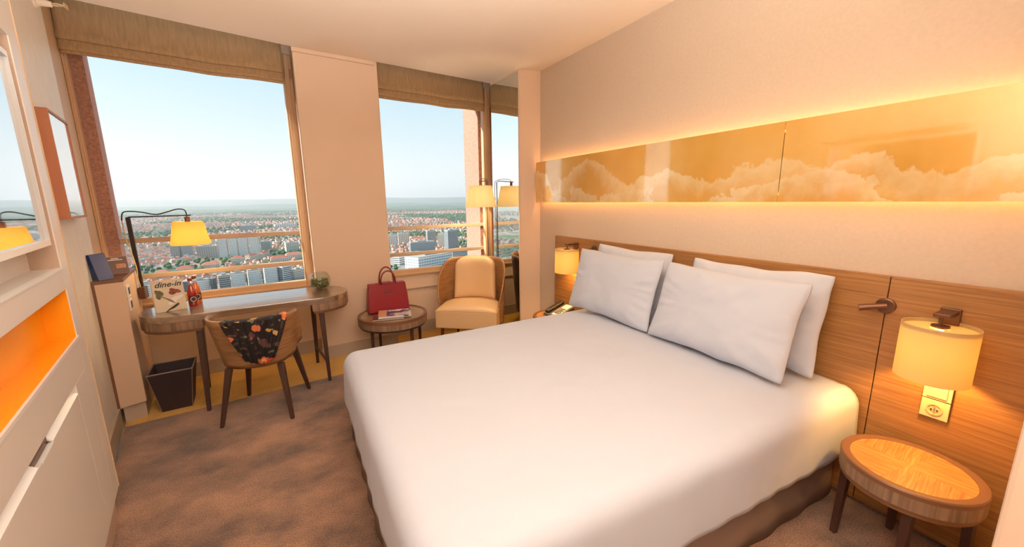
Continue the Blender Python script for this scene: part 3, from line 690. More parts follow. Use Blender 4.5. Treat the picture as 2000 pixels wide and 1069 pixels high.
for z0 in (0.90, 0.80):
    a_, b_ = cB + sd * 0.05, cB + sd * 0.14
    MB().prism([a_, b_, b_ + sn * 0.0 + Vector((0.0, 0.0)), a_] if False else [a_, a_ + sn * 0.01, b_ + sn * 0.01, b_], z0, z0 + 0.085).build('socket_plate', M['white_edge'], cab, bevel=0.002)
    a2, b2 = cB + sd * 0.068, cB + sd * 0.122
    MB().prism([a2 + sn * 0.0095, a2 + sn * 0.0115, b2 + sn * 0.0115, b2 + sn * 0.0095], z0 + 0.018, z0 + 0.067).build('socket_face', M['dark'], cab)

# cards on the low cabinet
def tent(name, label, loc, rz, w, h, spread, mat, matback=None):
    t = thing(name, label, 'card', loc, rz)
    a = MB(); a.add([(-w/2,-spread,0),(w/2,-spread,0),(w/2,0,h),(-w/2,0,h)], [(0,1,2,3)]); f_ = a.build('front_panel', mat, t, solid=0.003)
    a = MB(); a.add([(-w/2,spread,0),(w/2,spread,0),(w/2,0,h),(-w/2,0,h)], [(3,2,1,0)]); a.build('back_panel', matback or mat, t, solid=0.003)
    return t, f_
M['navy'] = plain('navy_card', srgb(54, 74, 128), 0.5)
bk = thing('blue_folder', 'navy blue folded stand-up folder on the low cabinet', 'folder', (-1.192, 3.655, 1.045), math.radians(-22))
def fold_fn(u, v):
    a = -0.05 + 0.10 * abs(2 * u - 1) ** 1.0
    s_ = (2 * u - 1)
    rr = 0.05
    x = s_ * 0.038; z = 0.19 - max(0, abs(s_) - 0.12) * 0.215 if abs(s_) > 0.12 else 0.19
    return (x * 0.9, v * 0.115 - 0.0575, max(0.001, z * 0.92))
MB().grid(fold_fn, 16, 2).build('folder_sheet', M['navy'], bk, solid=0.006)
t_, f_ = tent('brown_card', 'brown printed tent card with a photo on low cabinet', (-1.185, 3.93, 1.045), math.radians(22), 0.125, 0.125, 0.045, plain('card_brown', srgb(104, 72, 62), 0.5), M['paper'])
for z0, x0, x1, y0, y1 in ((0, 0.0, 0.052, 0.044, 0.074), (0, 0.004, 0.054, 0.010, 0.040)):
    sl2 = lambda zz: -0.045 * (1 - zz / 0.125) - 0.003
    a = MB(); a.add([(x0, sl2(y0), y0), (x1, sl2(y0), y0), (x1, sl2(y1), y1), (x0, sl2(y1), y1)], [(0,1,2,3)]); a.build('card_photo', plain('card_photo_print', srgb(206, 140, 100), 0.5, var=0.3, vscale=30), t_, solid=0.001)
for k, w in ((0, 0.04), (1, 0.08), (2, 0.075)):
    zz = 0.112 - k * 0.011
    a = MB(); a.add([(-w/2, sl2(zz), zz), (w/2, sl2(zz), zz), (w/2, sl2(zz + 0.006), zz + 0.006), (-w/2, sl2(zz + 0.006), zz + 0.006)], [(0,1,2,3)]); a.build('print_line', M['paper'], t_, solid=0.0008)

# ------------------------------------------------------------------ desk lamp on the corner post
dl = thing('desk_lamp', 'arm lamp with yellow cone shade at left window', 'lamp', (-1.134, 4.16, 0.80))
MB().box((-0.006, -0.05, 0.0), (0.034, 0.04, 0.095)).build('base_block', M['bronze'], dl, bevel=0.004)
MB().bar((0.008, 0, 0.04), (0.004, 0, 0.655), 0.028, 0.028, 0.016, 0.016).build('post', M['black'], dl, bevel=0.003)
MB().tube([(0.004, 0, 0.655), (0.40, -0.02, 0.660)], 0.005, 8).build('arm', M['black'], dl)
shade_c = Vector((0.372, -0.02, 0.42))
a = MB(); a.lathe([(0.136, 0), (0.100, 0.19), (0.097, 0.19), (0.133, 0)], n=48, close=True); shd = a.build('lamp_shade', M['dshade'], dl, smooth=True, auto=30, loc=shade_c)
MB().frustum((0.372, -0.02, 0.585), 0.018, (0.372, -0.02, 0.648), 0.018, 16).build('lamp_holder', M['bronze'], dl, bevel=0.002)
MB().lathe([(0.0, 0.04), (0.024, 0.055), (0.028, 0.08), (0.015, 0.13), (0.012, 0.17), (0, 0.17)], n=18).build('bulb', M['bulb'], dl, smooth=True, loc=shade_c)
cp = [(0.372, -0.02, 0.64), (0.366, -0.02, 0.700), (0.32, -0.02, 0.712), (0.25, -0.02, 0.690), (0.18, -0.015, 0.672), (0.10, -0.01, 0.690), (0.03, -0.005, 0.700), (-0.02, 0, 0.690), (-0.034, 0, 0.63)]
def smooth_path(p, k=4):
    p = [Vector(q) for q in p]; out = []
    for i in range(len(p) - 1):
        a, b, c, d = p[max(i-1,0)], p[i], p[i+1], p[min(i+2,len(p)-1)]
        for j in range(k):
            t = j / k; out.append(0.5 * ((2*b) + (c-a)*t + (2*a-5*b+4*c-d)*t*t + (3*b-3*c+d-a)*t**3))
    return out + [p[-1]]
MB().tube(smooth_path(cp), 0.0045, 6).build('cord', M['black'], dl, smooth=True)
cp2 = [(-0.034, 0, 0.63), (-0.03, 0, 0.5), (-0.012, -0.012, 0.38), (0.002, -0.014, 0.25), (-0.002, -0.016, 0.17), (0.004, -0.018, 0.11), (0.004, -0.018, 0.09)]
MB().tube(smooth_path(cp2), 0.0045, 6).build('cord', M['socket'], dl, smooth=True)['label'] = 'pale cord hanging beside the post'
lamp('desk_lamp_light', 'POINT', tuple(Vector((-1.134, 4.16, 0.80)) + shade_c + Vector((0, 0, 0.012))), 6.5, (1.0, 0.68, 0.28), 0.03)

# ------------------------------------------------------------------ desk
dk = thing('writing_desk', 'long oval-ended oak writing desk below left window', 'desk', (0, 0, 0))
dLc, dRc, dr = Vector((-0.80, 3.80)), Vector((0.11, 3.838)), 0.268
dd_ = (dRc - dLc).normalized(); dn = Vector((-dd_.y, dd_.x))
def stad(r, x0=None, x1=None):
    L_ = []; a0 = math.atan2(dn.y, dn.x)
    for i in range(25):
        a = a0 + PI * i / 24; L_.append(dLc + Vector((math.cos(a), math.sin(a))) * r)
    for i in range(25):
        a = a0 + PI + PI * i / 24; L_.append(dRc + Vector((math.cos(a), math.sin(a))) * r)
    return L_
MB().prism(stad(dr), 0.706, 0.755).build('desk_top', M['desk'], dk, bevel=0.003)
def pod(c, sgn, inner, r, z0, z1):
    a0 = math.atan2(dn.y, dn.x); pts_ = []
    for i in range(25):
        a = a0 + PI * i / 24 + (0 if sgn < 0 else PI); pts_.append(c + Vector((math.cos(a), math.sin(a))) * r)
    e0, e1 = pts_[-1] - dd_ * sgn * inner, pts_[0] - dd_ * sgn * inner
    return pts_ + [e0, e1]
for c, sg, nm in ((dLc, -1, 'l'), (dRc, 1, 'r')):
    MB().prism(pod(c, sg, 0.13 if sg < 0 else 0.05, dr - 0.001, 0, 0), 0.645, 0.706).build('desk_pod', M['apron'], dk)
    MB().prism(pod(c, sg, 0.12 if sg < 0 else 0.04, dr - 0.012, 0, 0), 0.622, 0.645).build('pod_base', M['rim'], dk)
legs = [((-0.72, 3.575), (-0.705, 3.455)), ((0.135, 3.61), (0.145, 3.575)), ((0.085, 4.03), (0.075, 4.07)), ((-0.76, 4.01), (-0.77, 3.97))]
legs = [((-0.695, 3.60), (-0.70, 3.50)), ((0.135, 3.62), (0.145, 3.585)), ((0.085, 4.02), (0.075, 4.07)), ((-0.76, 3.99), (-0.77, 3.97))]
for (tx, ty), (bx, by) in legs:
    MB().bar((bx, by, 0), (tx, ty, 0.64), 0.026, 0.044, 0.026, 0.044).build('leg', M['leg'], dk, bevel=0.004)
MB().tube([(0.144, 3.60, 0.17), (0.078, 4.055, 0.17)], 0.012, 8).build('stretcher', M['leg'], dk)
MB().tube([(-0.70, 3.52, 0.17), (-0.769, 3.975, 0.17)], 0.012, 8).build('stretcher', M['leg'], dk)

# things on the desk
gb = thing('glass_bowl', 'round glass bowl of green moss at desk right end', 'bowl', (0.165, 3.985, 0.755))
a = MB(); R_ = 0.092; pr = []
for i in range(15):
    t = -1.15 + (2.05) * i / 14; pr.append((R_ * math.cos(t), 0.082 + R_ * math.sin(t)))
pr2 = [(max(0.001, r - 0.004), z + (0.004 if z < 0.03 else 0)) for r, z in reversed(pr)]
a.lathe([(0.0, 0.0)] + pr + pr2 + [(0.0, 0.005)], n=40); a.build('bowl_shell', M['bowl'], gb, smooth=True)
ms = MB()
for i in range(420):
    a1, rr = random.uniform(0, 2 * PI), 0.075 * math.sqrt(random.random()); z = random.uniform(0.02, 0.085) + 0.02 * (1 - rr / 0.075)
    p = Vector((rr * math.cos(a1), rr * math.sin(a1), z)); q = p + Vector((random.uniform(-1, 1), random.uniform(-1, 1), random.uniform(-0.2, 1))).normalized() * random.uniform(0.012, 0.032)
    q.x *= 0.95; q.y *= 0.95; ms.mi = random.choice((0, 0, 1)); ms.frustum(p, 0.0035, q, 0.001, 4, False)
ms.mi = 1; ms.lathe([(0, 0.012), (0.05, 0.018), (0.072, 0.05), (0.06, 0.085), (0, 0.095)], n=16)
ms.build('moss', [plain('moss_light', srgb(150, 156, 90), 0.9), plain('moss_dark', srgb(86, 84, 44), 0.9)], gb, kind='stuff')

mn = thing('menu_booklet', 'cream dine-in menu standing on the desk left end', 'menu', (-0.865, 3.735, 0.7565), math.radians(18))
M['menu'] = plain('menu_cream', srgb(220, 206, 182), 0.5, var=0.05, vscale=12)
mnc = MB().box((-0.09, -0.004, 0), (0.09, 0.0, 0.235)).build('front_cover', M['menu'], mn); mnc.rotation_euler = (math.radians(-7), 0, 0)
bc = MB().box((-0.09, 0.0, 0), (0.09, 0.004, 0.233)).build('back_cover', M['menu'], mn); bc.rotation_euler = (math.radians(-22), 0, 0); bc.location = (0, 0.07, 0.004)
M['ink'] = plain('print_black', srgb(40, 34, 32), 0.6)
text_mesh('menu_title', 'dine-in', 0.056, M['ink'], mnc, (-0.078, -0.0045, 0.186), (PI / 2, 0, 0), shear=0.35, bold=0.0010)
def blob(nm, cx, cz, rx, rz_, m_, par, seed, n=18, y=-0.0045, rot=0):
    pts_ = []
    for i in range(n):
        a1 = 2 * PI * i / n; r1 = 1 + 0.22 * math.sin(a1 * 3 + seed) + 0.12 * math.sin(a1 * 5 + seed * 2)
        x, z = rx * r1 * math.cos(a1), rz_ * r1 * math.sin(a1)
        pts_.append((cx + x * math.cos(rot) - z * math.sin(rot), y - 0.0008, cz + x * math.sin(rot) + z * math.cos(rot)))
    mb = MB(); mb.add(pts_ + [(p[0], y + 0.0005, p[2]) for p in pts_], [tuple(range(n)), tuple(range(2 * n - 1, n - 1, -1))] + [(i, n + i, n + (i + 1) % n, (i + 1) % n) for i in range(n)])
    return mb.build(nm, m_, par)
blob('printed_leaf', -0.058, 0.135, 0.022, 0.034, plain('leaf_print', srgb(92, 88, 58), 0.6, var=0.5, vscale=80), mnc, 1)
blob('printed_berry', 0.03, 0.145, 0.034, 0.022, plain('berry_print', srgb(124, 52, 40), 0.6, var=0.6, vscale=90), mnc, 2)
blob('printed_plate', 0.03, 0.085, 0.055, 0.016, M['paper'], mnc, 3, rot=0.6)
blob('printed_fork', -0.01, 0.088, 0.05, 0.006, plain('fork_print', srgb(130, 104, 84), 0.6), mnc, 4, rot=-0.7, y=-0.0052)
blob('printed_knife', 0.012, 0.028, 0.048, 0.008, M['ink'], mnc, 5, rot=0.55, y=-0.0052)

def bottle(name, label, loc, liquid, rz):
    t = thing(name, label, 'bottle', loc, rz, 'juice bottles')
    g_ = plain(name + '_glass', liquid, 0.08, spec=0.8, coat=0.6); g_.node_tree.nodes['Principled BSDF'].inputs['Transmission Weight'].default_value = 0.25
    a = MB(); a.lathe([(0, 0), (0.029, 0), (0.031, 0.006), (0.031, 0.085), (0.030, 0.115), (0.022, 0.145), (0.0135, 0.165), (0.0135, 0.168)], n=28); a.build('bottle_body', g_, t, smooth=True)
    a = MB(); a.lathe([(0.0135, 0.168), (0.0125, 0.19), (0.0135, 0.205), (0.0, 0.205)], n=20); a.build('bottle_neck', clear_glass('neck_glass', (0.95, 0.9, 0.88, 1), 0.15), t, smooth=True)
    a = MB(); a.lathe([(0.0, 0.200), (0.0145, 0.200), (0.0145, 0.222), (0.0, 0.224)], n=20); a.build('cap', plain(name + '_cap', srgb(120, 50, 44), 0.4), t, smooth=True, auto=40)
    a = MB()
    def lf(u, v): th = -0.95 + 1.9 * u - PI / 2; k = 0.0315; return (k * math.cos(th), k * math.sin(th), 0.028 + 0.056 * v)
    a.grid(lf, 10, 2); lab = a.build('bottle_label', plain(name + '_label', srgb(70, 30, 26), 0.5), t, smooth=True)
    a = MB()
    def rf(u, v):
        th = 2 * PI * u; rr = 0.016 + 0.004 * v; x, z = rr * math.cos(th), 0.056 + rr * math.sin(th); an = x / 0.0322 - PI / 2
        return (0.0322 * math.cos(an), 0.0322 * math.sin(an), z)
    a.grid(rf, 24, 1); a.build('label_ring', M['paper'], lab, solid=0.0004)
    return t
bottle('juice_bottle', 'red juice bottle standing right behind the menu', (-0.757, 3.855, 0.755), srgb(180, 28, 20), math.radians(20))
bottle('juice_bottle', 'orange juice bottle standing behind the red bottle', (-0.748, 3.955, 0.755), srgb(246, 120, 16), math.radians(20))

# ------------------------------------------------------------------ desk chair with scarf
ch = thing('desk_chair', 'tub desk chair of brown plywood with cream seat', 'chair', (-0.30, 3.335, 0), math.radians(-15.4))
# local: +y towards the desk
SH = 0.008
def shell(u, v):
    th = math.radians(-112 + 224 * u)                       # around the back
    k = abs(2 * u - 1)
    rx = 0.225 + 0.055 * v; ry = 0.20 + 0.055 * v
    z0 = 0.415 + 0.045 * k ** 2; z1 = 0.79 - 0.015 * k - 0.26 * max(0, (k - 0.74) / 0.26) ** 1.6
    x = rx * math.copysign(abs(math.sin(th)) ** 0.8, math.sin(th)); y = -0.02 - ry * math.cos(th) * (1.0 if math.cos(th) > 0 else 0.75)
    y -= 0.05 * v * max(0, math.cos(th))
    return (x, y, z0 + (z1 - z0) * v)
MB().grid(shell, 48, 12).build('back_shell', M['chairwood'], ch, smooth=True, solid=0.014, off=0)
MB().prism([(x, y + 0.02) for x, y in rounded(0.37, 0.36, 0.10)], 0.40, 0.425).build('seat_base', M['chairwood'], ch, bevel=0.004)
a = MB(); a.prism([(x, y + 0.055) for x, y in rounded(0.40, 0.40, 0.13)], 0.425, 0.475); a.build('seat_cushion', M['cream'], ch, smooth=True, bevel=0.018, seg=4, auto=60)
for (tx, ty), (bx, by) in (((-0.165, -0.15), (-0.225, -0.235)), ((0.165, -0.15), (0.225, -0.235)), ((0.165, 0.17), (0.225, 0.235)), ((-0.165, 0.17), (-0.225, 0.235))):
    MB().bar((bx, by, 0), (tx, ty, 0.405), 0.024, 0.042, 0.024, 0.042).build('leg', M['leg'], ch, bevel=0.004)
def scarf_mat():
    m, t, b = newmat('floral_scarf'); L = t.links.new; N = t.nodes.new
    co = N('ShaderNodeTexCoord')
    ns_ = N('ShaderNodeTexNoise'); ns_.inputs['Scale'].default_value = 14; L(co.outputs['Object'], ns_.inputs['Vector'])
    mx = N('ShaderNodeMix'); mx.data_type = 'VECTOR'; mx.inputs[0].default_value = 0.06; L(co.outputs['Object'], mx.inputs[4]); L(ns_.outputs['Color'], mx.inputs[5])
    def layer(scale, thr, cols, prev):
        v = N('ShaderNodeTexVoronoi'); v.inputs['Scale'].default_value = scale; L(mx.outputs[1], v.inputs['Vector'])
        lt = N('ShaderNodeMath'); lt.operation = 'LESS_THAN'; lt.inputs[1].default_value = thr; L(v.outputs['Distance'], lt.inputs[0])
        sp_ = N('ShaderNodeSeparateColor'); L(v.outputs['Color'], sp_.inputs[0])
        r = N('ShaderNodeValToRGB'); r.color_ramp.interpolation = 'CONSTANT'; L(sp_.outputs[0], r.inputs[0])
        el = r.color_ramp.elements
        while len(el) < len(cols): el.new(0.5)
        for i, c in enumerate(cols): el[i].position = i / len(cols); el[i].color = c
        q = N('ShaderNodeMix'); q.data_type = 'RGBA'; L(lt.outputs[0], q.inputs[0])
        if prev is None: q.inputs[6].default_value = srgb(22, 18, 20)
        else: L(prev, q.inputs[6])
        L(r.outputs[0], q.inputs[7]); return q.outputs[2]
    p = layer(34, 0.50, [srgb(22,18,20), srgb(70,70,64), srgb(60,40,44), srgb(110,104,84), srgb(22,18,20)], None)
    p = layer(17, 0.44, [srgb(22,18,20), srgb(196,150,60), srgb(24,18,20), srgb(90,60,60), srgb(208,170,110), srgb(22,18,20)], p)
    p = layer(14, 0.50, [srgb(22,18,20), srgb(214,72,44), srgb(22,18,20), srgb(206,120,80), srgb(22,18,20)], p)
    p = layer(14, 0.22, [srgb(22,18,20), srgb(240,140,100), srgb(60,50,40), srgb(240,190,120), srgb(70,60,60)], p)
    L(p, b.inputs['Base Color']); b.inputs['Roughness'].default_value = 0.75
    return m
M['scarf'] = scarf_mat()
def shell_out(uu, z, off):
    v = max(0, min(1, (z - 0.42) / 0.37)); x, y, _ = shell(uu, v); c = Vector((x, y + 0.02, 0)); n_ = c.normalized()
    return Vector((x, y, z)) + n_ * off
def scarf(u, v):
    # v: 0 over the front of the rim, 0.18 at the rim, 1 at the lower tip on the outside
    top = 0.795; wid = 0.16
    if v < 0.18:
        w = wid; z = top - 0.07 * (1 - v / 0.18); off = -0.014
    else:
        k = (v - 0.18) / 0.82; z = top + 0.006 - 0.335 * k; w = wid * (1 - 0.52 * k ** 1.2); off = 0.017
        z += 0.035 * k * math.cos((2 * u - 1) * 2.4) * -0.6
    uu = 0.60 - 0.035 * max(0.0, v - 0.18) + (u - 0.5) * w * 2
    fold = 0.016 * math.sin(u * 21 + 2.2 * v) * (0.35 + 0.65 * max(0, v - 0.18)) + 0.007 * math.sin(u * 47 + 5 * v)
    if abs(v - 0.18) < 0.001: off = 0.0
    return shell_out(uu, z, off + (abs(fold) + 0.002 if off > 0 else -abs(fold) * 0.2))
sc = MB().grid(scarf, 60, 34).build('scarf', M['scarf'], smooth=True, solid=0.003, off=1)
sc.location = ch.location; sc.rotation_euler = ch.rotation_euler
tag(sc, 'black floral silk scarf draped over the desk chair back', 'scarf')

# ------------------------------------------------------------------ waste bin
wb = thing('waste_bin', 'dark leather square waste bin beside the low cabinet', 'bin', (-0.925, 3.745, 0), math.radians(4))
b0, b1, hh = 0.090, 0.130, 0.315
def binq(s_): return [(-s_, -s_), (s_, -s_), (s_, s_), (-s_, s_)]
c0, c1 = binq(b0), binq(b1)
for k in range(4):
    p, q = c0[k], c0[(k + 1) % 4]; r, s_ = c1[(k + 1) % 4], c1[k]
    a = MB(); a.add([(p[0], p[1], 0.004), (q[0], q[1], 0.004), (r[0], r[1], hh), (s_[0], s_[1], hh)], [(0, 1, 2, 3)]); a.build('bin_side', M['basket'], wb, solid=0.006, off=-1)
    MB().tube([(p[0], p[1], 0.004), (s_[0], s_[1], hh)], 0.0028, 6).build('corner_piping', M['piping'], wb)
MB().box((-b0, -b0, 0.0), (b0, b0, 0.008)).build('bin_bottom', M['basket'], wb)
a = MB(); rim_ = [(x, y, hh + 0.002) for x, y in c1]
for k in range(4): a.bar(rim_[k], (rim_[k][0], rim_[k][1], hh + 0.0021), 0.001) if False else a.tube([rim_[k], rim_[(k + 1) % 4]], 0.006, 6)
a.build('bin_rim', M['piping'], wb)

# ------------------------------------------------------------------ coffee table, bag and books
ct = thing('coffee_table', 'round coffee table with slim legs holding the red bag', 'table', (0.772, 3.80, 0))
R_, z1 = 0.328, 0.47
M['cof_top'] = plain('coffee_table_top', srgb(150, 120, 88), 0.18, spec=0.6, coat=0.6, var=0.12, vscale=9)
MB().lathe([(0, 0.44), (0.30, 0.44), (0.30, z1 - 0.006), (0, z1 - 0.006)], n=64).build('table_top', M['cof_top'], ct, smooth=True, auto=30)
MB().lathe([(0.3005, 0.44), (0.3005, z1), (R_ - 0.003, z1), (R_, z1 - 0.003), (R_, 0.44)], n=64, close=True).build('top_rim', M['rim'], ct, smooth=True, auto=30)
MB().lathe([(0.28, 0.385), (R_ - 0.001, 0.385), (R_ - 0.001, 0.44), (0.28, 0.44)], n=64, close=True).build('apron', M['apron'], ct, smooth=True, auto=30)
MB().lathe([(0.28, 0.365), (R_ - 0.012, 0.365), (R_ - 0.012, 0.383), (0.28, 0.383)], n=64, close=True).build('bottom_ring', M['leg'], ct, smooth=True, auto=30)
for a1 in (3.75, 5.1, 0.25, 1.9):
    c, s_ = math.cos(a1), math.sin(a1); MB().bar((0.285 * c, 0.285 * s_, 0), (0.285 * c, 0.285 * s_, 0.368), 0.022, 0.03).build('leg', M['leg'], ct, bevel=0.003)

bg_ = thing('handbag', 'dark red leather handbag standing on the coffee table', 'handbag', (0.755, 3.93, 0.47), math.radians(2))
a = MB(); w0, w1, d0, d1, h = 0.198, 0.178, 0.07, 0.035, 0.285
vs = []
for z, w, d in ((0, w0, d0), (0.02, w0 + 0.002, d0), (h * 0.6, (w0 + w1) / 2 + 0.004, (d0 + d1) / 2), (h, w1, d1)):
    vs += [(-w, -d, z), (w, -d, z), (w, d, z), (-w, d, z)]
fs = [(3, 2, 1, 0), (12, 13, 14, 15)] + [(k * 4 + i, k * 4 + (i + 1) % 4, k * 4 + 4 + (i + 1) % 4, k * 4 + 4 + i) for k in range(3) for i in range(4)]
a.add(vs, fs); a.build('bag_body', M['red'], bg_, bevel=0.008, seg=3)
M['red_dark'] = plain('red_leather_handle', srgb(110, 16, 26), 0.4)
for s_, hh2 in ((-1, 0.135), (1, 0.165)):
    pth = [(0.072 * math.cos(t) + 0.01, s_ * 0.037 - s_ * 0.004, h - 0.012 + hh2 * math.sin(t) ** 0.75 if math.sin(t) > 0 else h - 0.012) for t in [PI * i / 20 for i in range(21)]]
    MB().tube(pth, 0.0075, 8).build('handle', M['red_dark'], bg_, smooth=True)
MB().box((-0.045, -0.042, h - 0.005), (0.045, 0.042, h + 0.006)).build('closure_strap', M['red_dark'], bg_, bevel=0.003)
a = MB(); a.add([(-0.04, -0.0565, 0.19), (0.04, -0.0565, 0.19), (0.04, -0.051, 0.225), (-0.04, -0.051, 0.225), (-0.04, -0.050, 0.19), (0.04, -0.050, 0.19), (0.04, -0.045, 0.225), (-0.04, -0.045, 0.225)], [(0,1,2,3),(7,6,5,4),(0,4,5,1),(1,5,6,2),(2,6,7,3),(3,7,4,0)]); a.build('front_tab', M['red_dark'], bg_, bevel=0.002)
for s_ in (-1, 1): MB().frustum((s_ * 0.186, 0, h - 0.03), 0.008, (s_ * 0.198, 0, h - 0.03), 0.008).build('side_stud', M['chrome'], bg_)

def book(label, loc, rz, w, d, th, cover, title=None):
    t = thing('magazine', label, 'magazine', loc, rz, 'magazines on the coffee table')
    MB().box((-w/2 + 0.002, -d/2 + 0.002, 0.0015), (w/2 - 0.002, d/2 - 0.002, th - 0.0015)).build('pages', M['paper'], t)
    cv = MB().box((-w/2, -d/2, th - 0.0015), (w/2, d/2, th)).build('front_cover', cover, t)
    MB().box((-w/2, -d/2, 0), (w/2, d/2, 0.0015)).build('back_cover', M['paper'], t)
    if title:
        text_mesh('cover_title', title, 0.06, M['paper'], cv, (0.0, d/2 - 0.06, th + 0.0003), (0, 0, 0), bold=0.002, align='CENTER')
    return t, cv
m_a, t_a, b_a = newmat('magazine_cover_photo')
co = t_a.nodes.new('ShaderNodeTexCoord'); n_ = t_a.nodes.new('ShaderNodeTexNoise'); n_.inputs['Scale'].default_value = 9
r_ = t_a.nodes.new('ShaderNodeValToRGB'); r_.color_ramp.elements[0].position = 0.35; r_.color_ramp.elements[0].color = srgb(60, 56, 104); r_.color_ramp.elements[1].position = 0.62; r_.color_ramp.elements[1].color = srgb(206, 190, 176)
e = r_.color_ramp.elements.new(0.5); e.color = srgb(96, 84, 130)
t_a.links.new(co.outputs['Object'], n_.inputs['Vector']); t_a.links.new(n_.outputs['Fac'], r_.inputs[0]); t_a.links.new(r_.outputs[0], b_a.inputs['Base Color']); b_a.inputs['Roughness'].default_value = 0.25
book('thin dark magazine lying lowest on the coffee table', (0.705, 3.685, 0.47), math.radians(-12), 0.28, 0.21, 0.008, plain('magazine_dark', srgb(92, 56, 50), 0.3, var=0.5, vscale=14))
tb_, cv_ = book('thicker purple cover magazine on top of the dark one', (0.770, 3.705, 0.478), math.radians(-12), 0.30, 0.22, 0.022, m_a, 'Only')
MB().box((-0.15, -0.11, 0.022), (-0.075, 0.11, 0.0224)).build('cover_band', plain('cover_tan', srgb(204, 150, 110), 0.3), tb_)
MB().box((0.08, -0.1105, 0.006), (0.125, -0.109, 0.016)).build('spine_mark', M['ink'], tb_)

# ------------------------------------------------------------------ armchair
ac = thing('armchair', 'curved plywood armchair with cream leather in window corner', 'armchair', (1.665, 3.91, 0), math.radians(-37.6))
# local: -y is the front
def seatpoly(w, f, b):
    return [(-w, -f), (w, -f), (w, 0.0)] + [(w * math.cos(t) , b * math.sin(t)) for t in [PI * i / 16 for i in range(1, 16)]] + [(-w, 0.0)]
a = MB(); a.prism(seatpoly(0.335, 0.29, 0.27), 0.205, 0.40); a.build('seat_box', M['cream'], ac, bevel=0.015, seg=3)
def seat_top(u, v):
    w = 0.338; x = (2 * u - 1); y = -0.292 + 0.56 * v
    ww = w if y < 0 else w * math.sqrt(max(0.0, 1 - (y / 0.275) ** 2))
    dome = (1 - x ** 4) * (1 - (2 * v - 1) ** 4)
    return (x * ww, y, 0.398 + 0.05 * max(0, dome) ** 0.6)
MB().grid(seat_top, 24, 24).build('seat_cushion', M['cream'], ac, smooth=True, solid=0.01, off=-1)
def ashell(u, v):
    th = math.radians(-118 + 236 * u); k = abs(2 * u - 1)
    rx, ry = 0.352 + 0.02 * v, 0.31 + 0.06 * v
    z0 = 0.20; z1 = 0.905 - 0.03 * k ** 2 - 0.42 * max(0, (k - 0.40) / 0.60) ** 1.9
    c, s_ = math.cos(th), math.sin(th)
    x = rx * math.copysign(abs(s_) ** 0.85, s_); y = 0.01 + ry * (abs(c) ** 0.9) * (1 if c > 0 else -0.75)
    return (x, y, z0 + (z1 - z0) * v)
MB().grid(ashell, 56, 16).build('back_shell', M['chairwood2'], ac, smooth=True, solid=0.014, off=0)
def backpad(sgn):
    def f(u, v):
        x = (2 * u - 1); z = 0.42 + 0.50 * v
        wd = 0.255 * (1 - 0.08 * v) * (1 if v < 0.8 else math.sqrt(max(0.02, 1 - ((v - 0.8) / 0.2) ** 2 * 0.75)))
        y = 0.255 + 0.05 * v - 0.10 * (x * wd / 0.25) ** 2
        t_ = 0.085 * ((1 - abs(x) ** 5) * (1 - abs(2 * v - 1) ** 6)) ** 0.5
        return (x * wd, y - t_ * (1 if sgn < 0 else 0.0), z)
    return f
a = MB(); a.grid(backpad(-1), 22, 24); a.grid(backpad(1), 22, 24, flip=True); a.build('back_cushion', M['cream'], ac, smooth=True, weld=True)
for lx_, ly_ in ((-0.27, -0.24), (0.27, -0.24), (0.22, 0.2), (-0.22, 0.2)):
    MB().frustum((lx_ * 1.06, ly_ * 1.06, 0), 0.013, (lx_, ly_, 0.21), 0.018, 12).build('leg', M['bronze'], ac)

# ------------------------------------------------------------------ floor lamp behind the armchair
fl = thing('floor_lamp', 'floor lamp with pale cone shade behind the armchair', 'lamp', (2.075, 4.30, 0))
MB().lathe([(0, 0), (0.06, 0), (0.06, 0.012), (0.0, 0.014)], n=28).build('lamp_base', M['black'], fl)
MB().tube([(0, 0, 0.012), (0.0, 0, 1.772)], 0.006, 8).build('pole', M['black'], fl)
MB().tube([(0.0, 0, 1.772), (-0.02, -0.015, 1.786), (-0.135, -0.115, 1.772), (-0.16, -0.135, 1.772)], 0.005, 8).build('arm', M['black'], fl)
MB().tube(smooth_path([(-0.135, -0.115, 1.74), (-0.12, -0.1, 1.80), (0.0, -0.01, 1.795), (0.022, 0.01, 1.70), (0.018, 0.0, 1.2), (0.022, 0.0, 0.6), (0.015, 0, 0.02)]), 0.0035, 6).build('cord', M['bronze'], fl)
fc = Vector((-0.135, -0.115, 1.478))
a = MB(); a.lathe([(0.183, 0), (0.130, 0.245), (0.127, 0.245), (0.180, 0)], n=48, close=True); a.build('lamp_shade', M['fshade'], fl, smooth=True, auto=30, loc=fc)
MB().frustum(tuple(fc + Vector((0, 0, 0.215))), 0.016, tuple(fc + Vector((0, 0, 0.30))), 0.016, 14).build('lamp_holder', M['bronze'], fl)
MB().lathe([(0.0, 0.07), (0.024, 0.085), (0.028, 0.11), (0.015, 0.16), (0.012, 0.22), (0, 0.22)], n=18).build('bulb', M['bulb'], fl, smooth=True, loc=fc)
lamp('floor_lamp_light', 'POINT', tuple(Vector((2.075, 4.30, 0)) + fc + Vector((0, 0, 0.035))), 20.0, (1.0, 0.76, 0.44), 0.03)

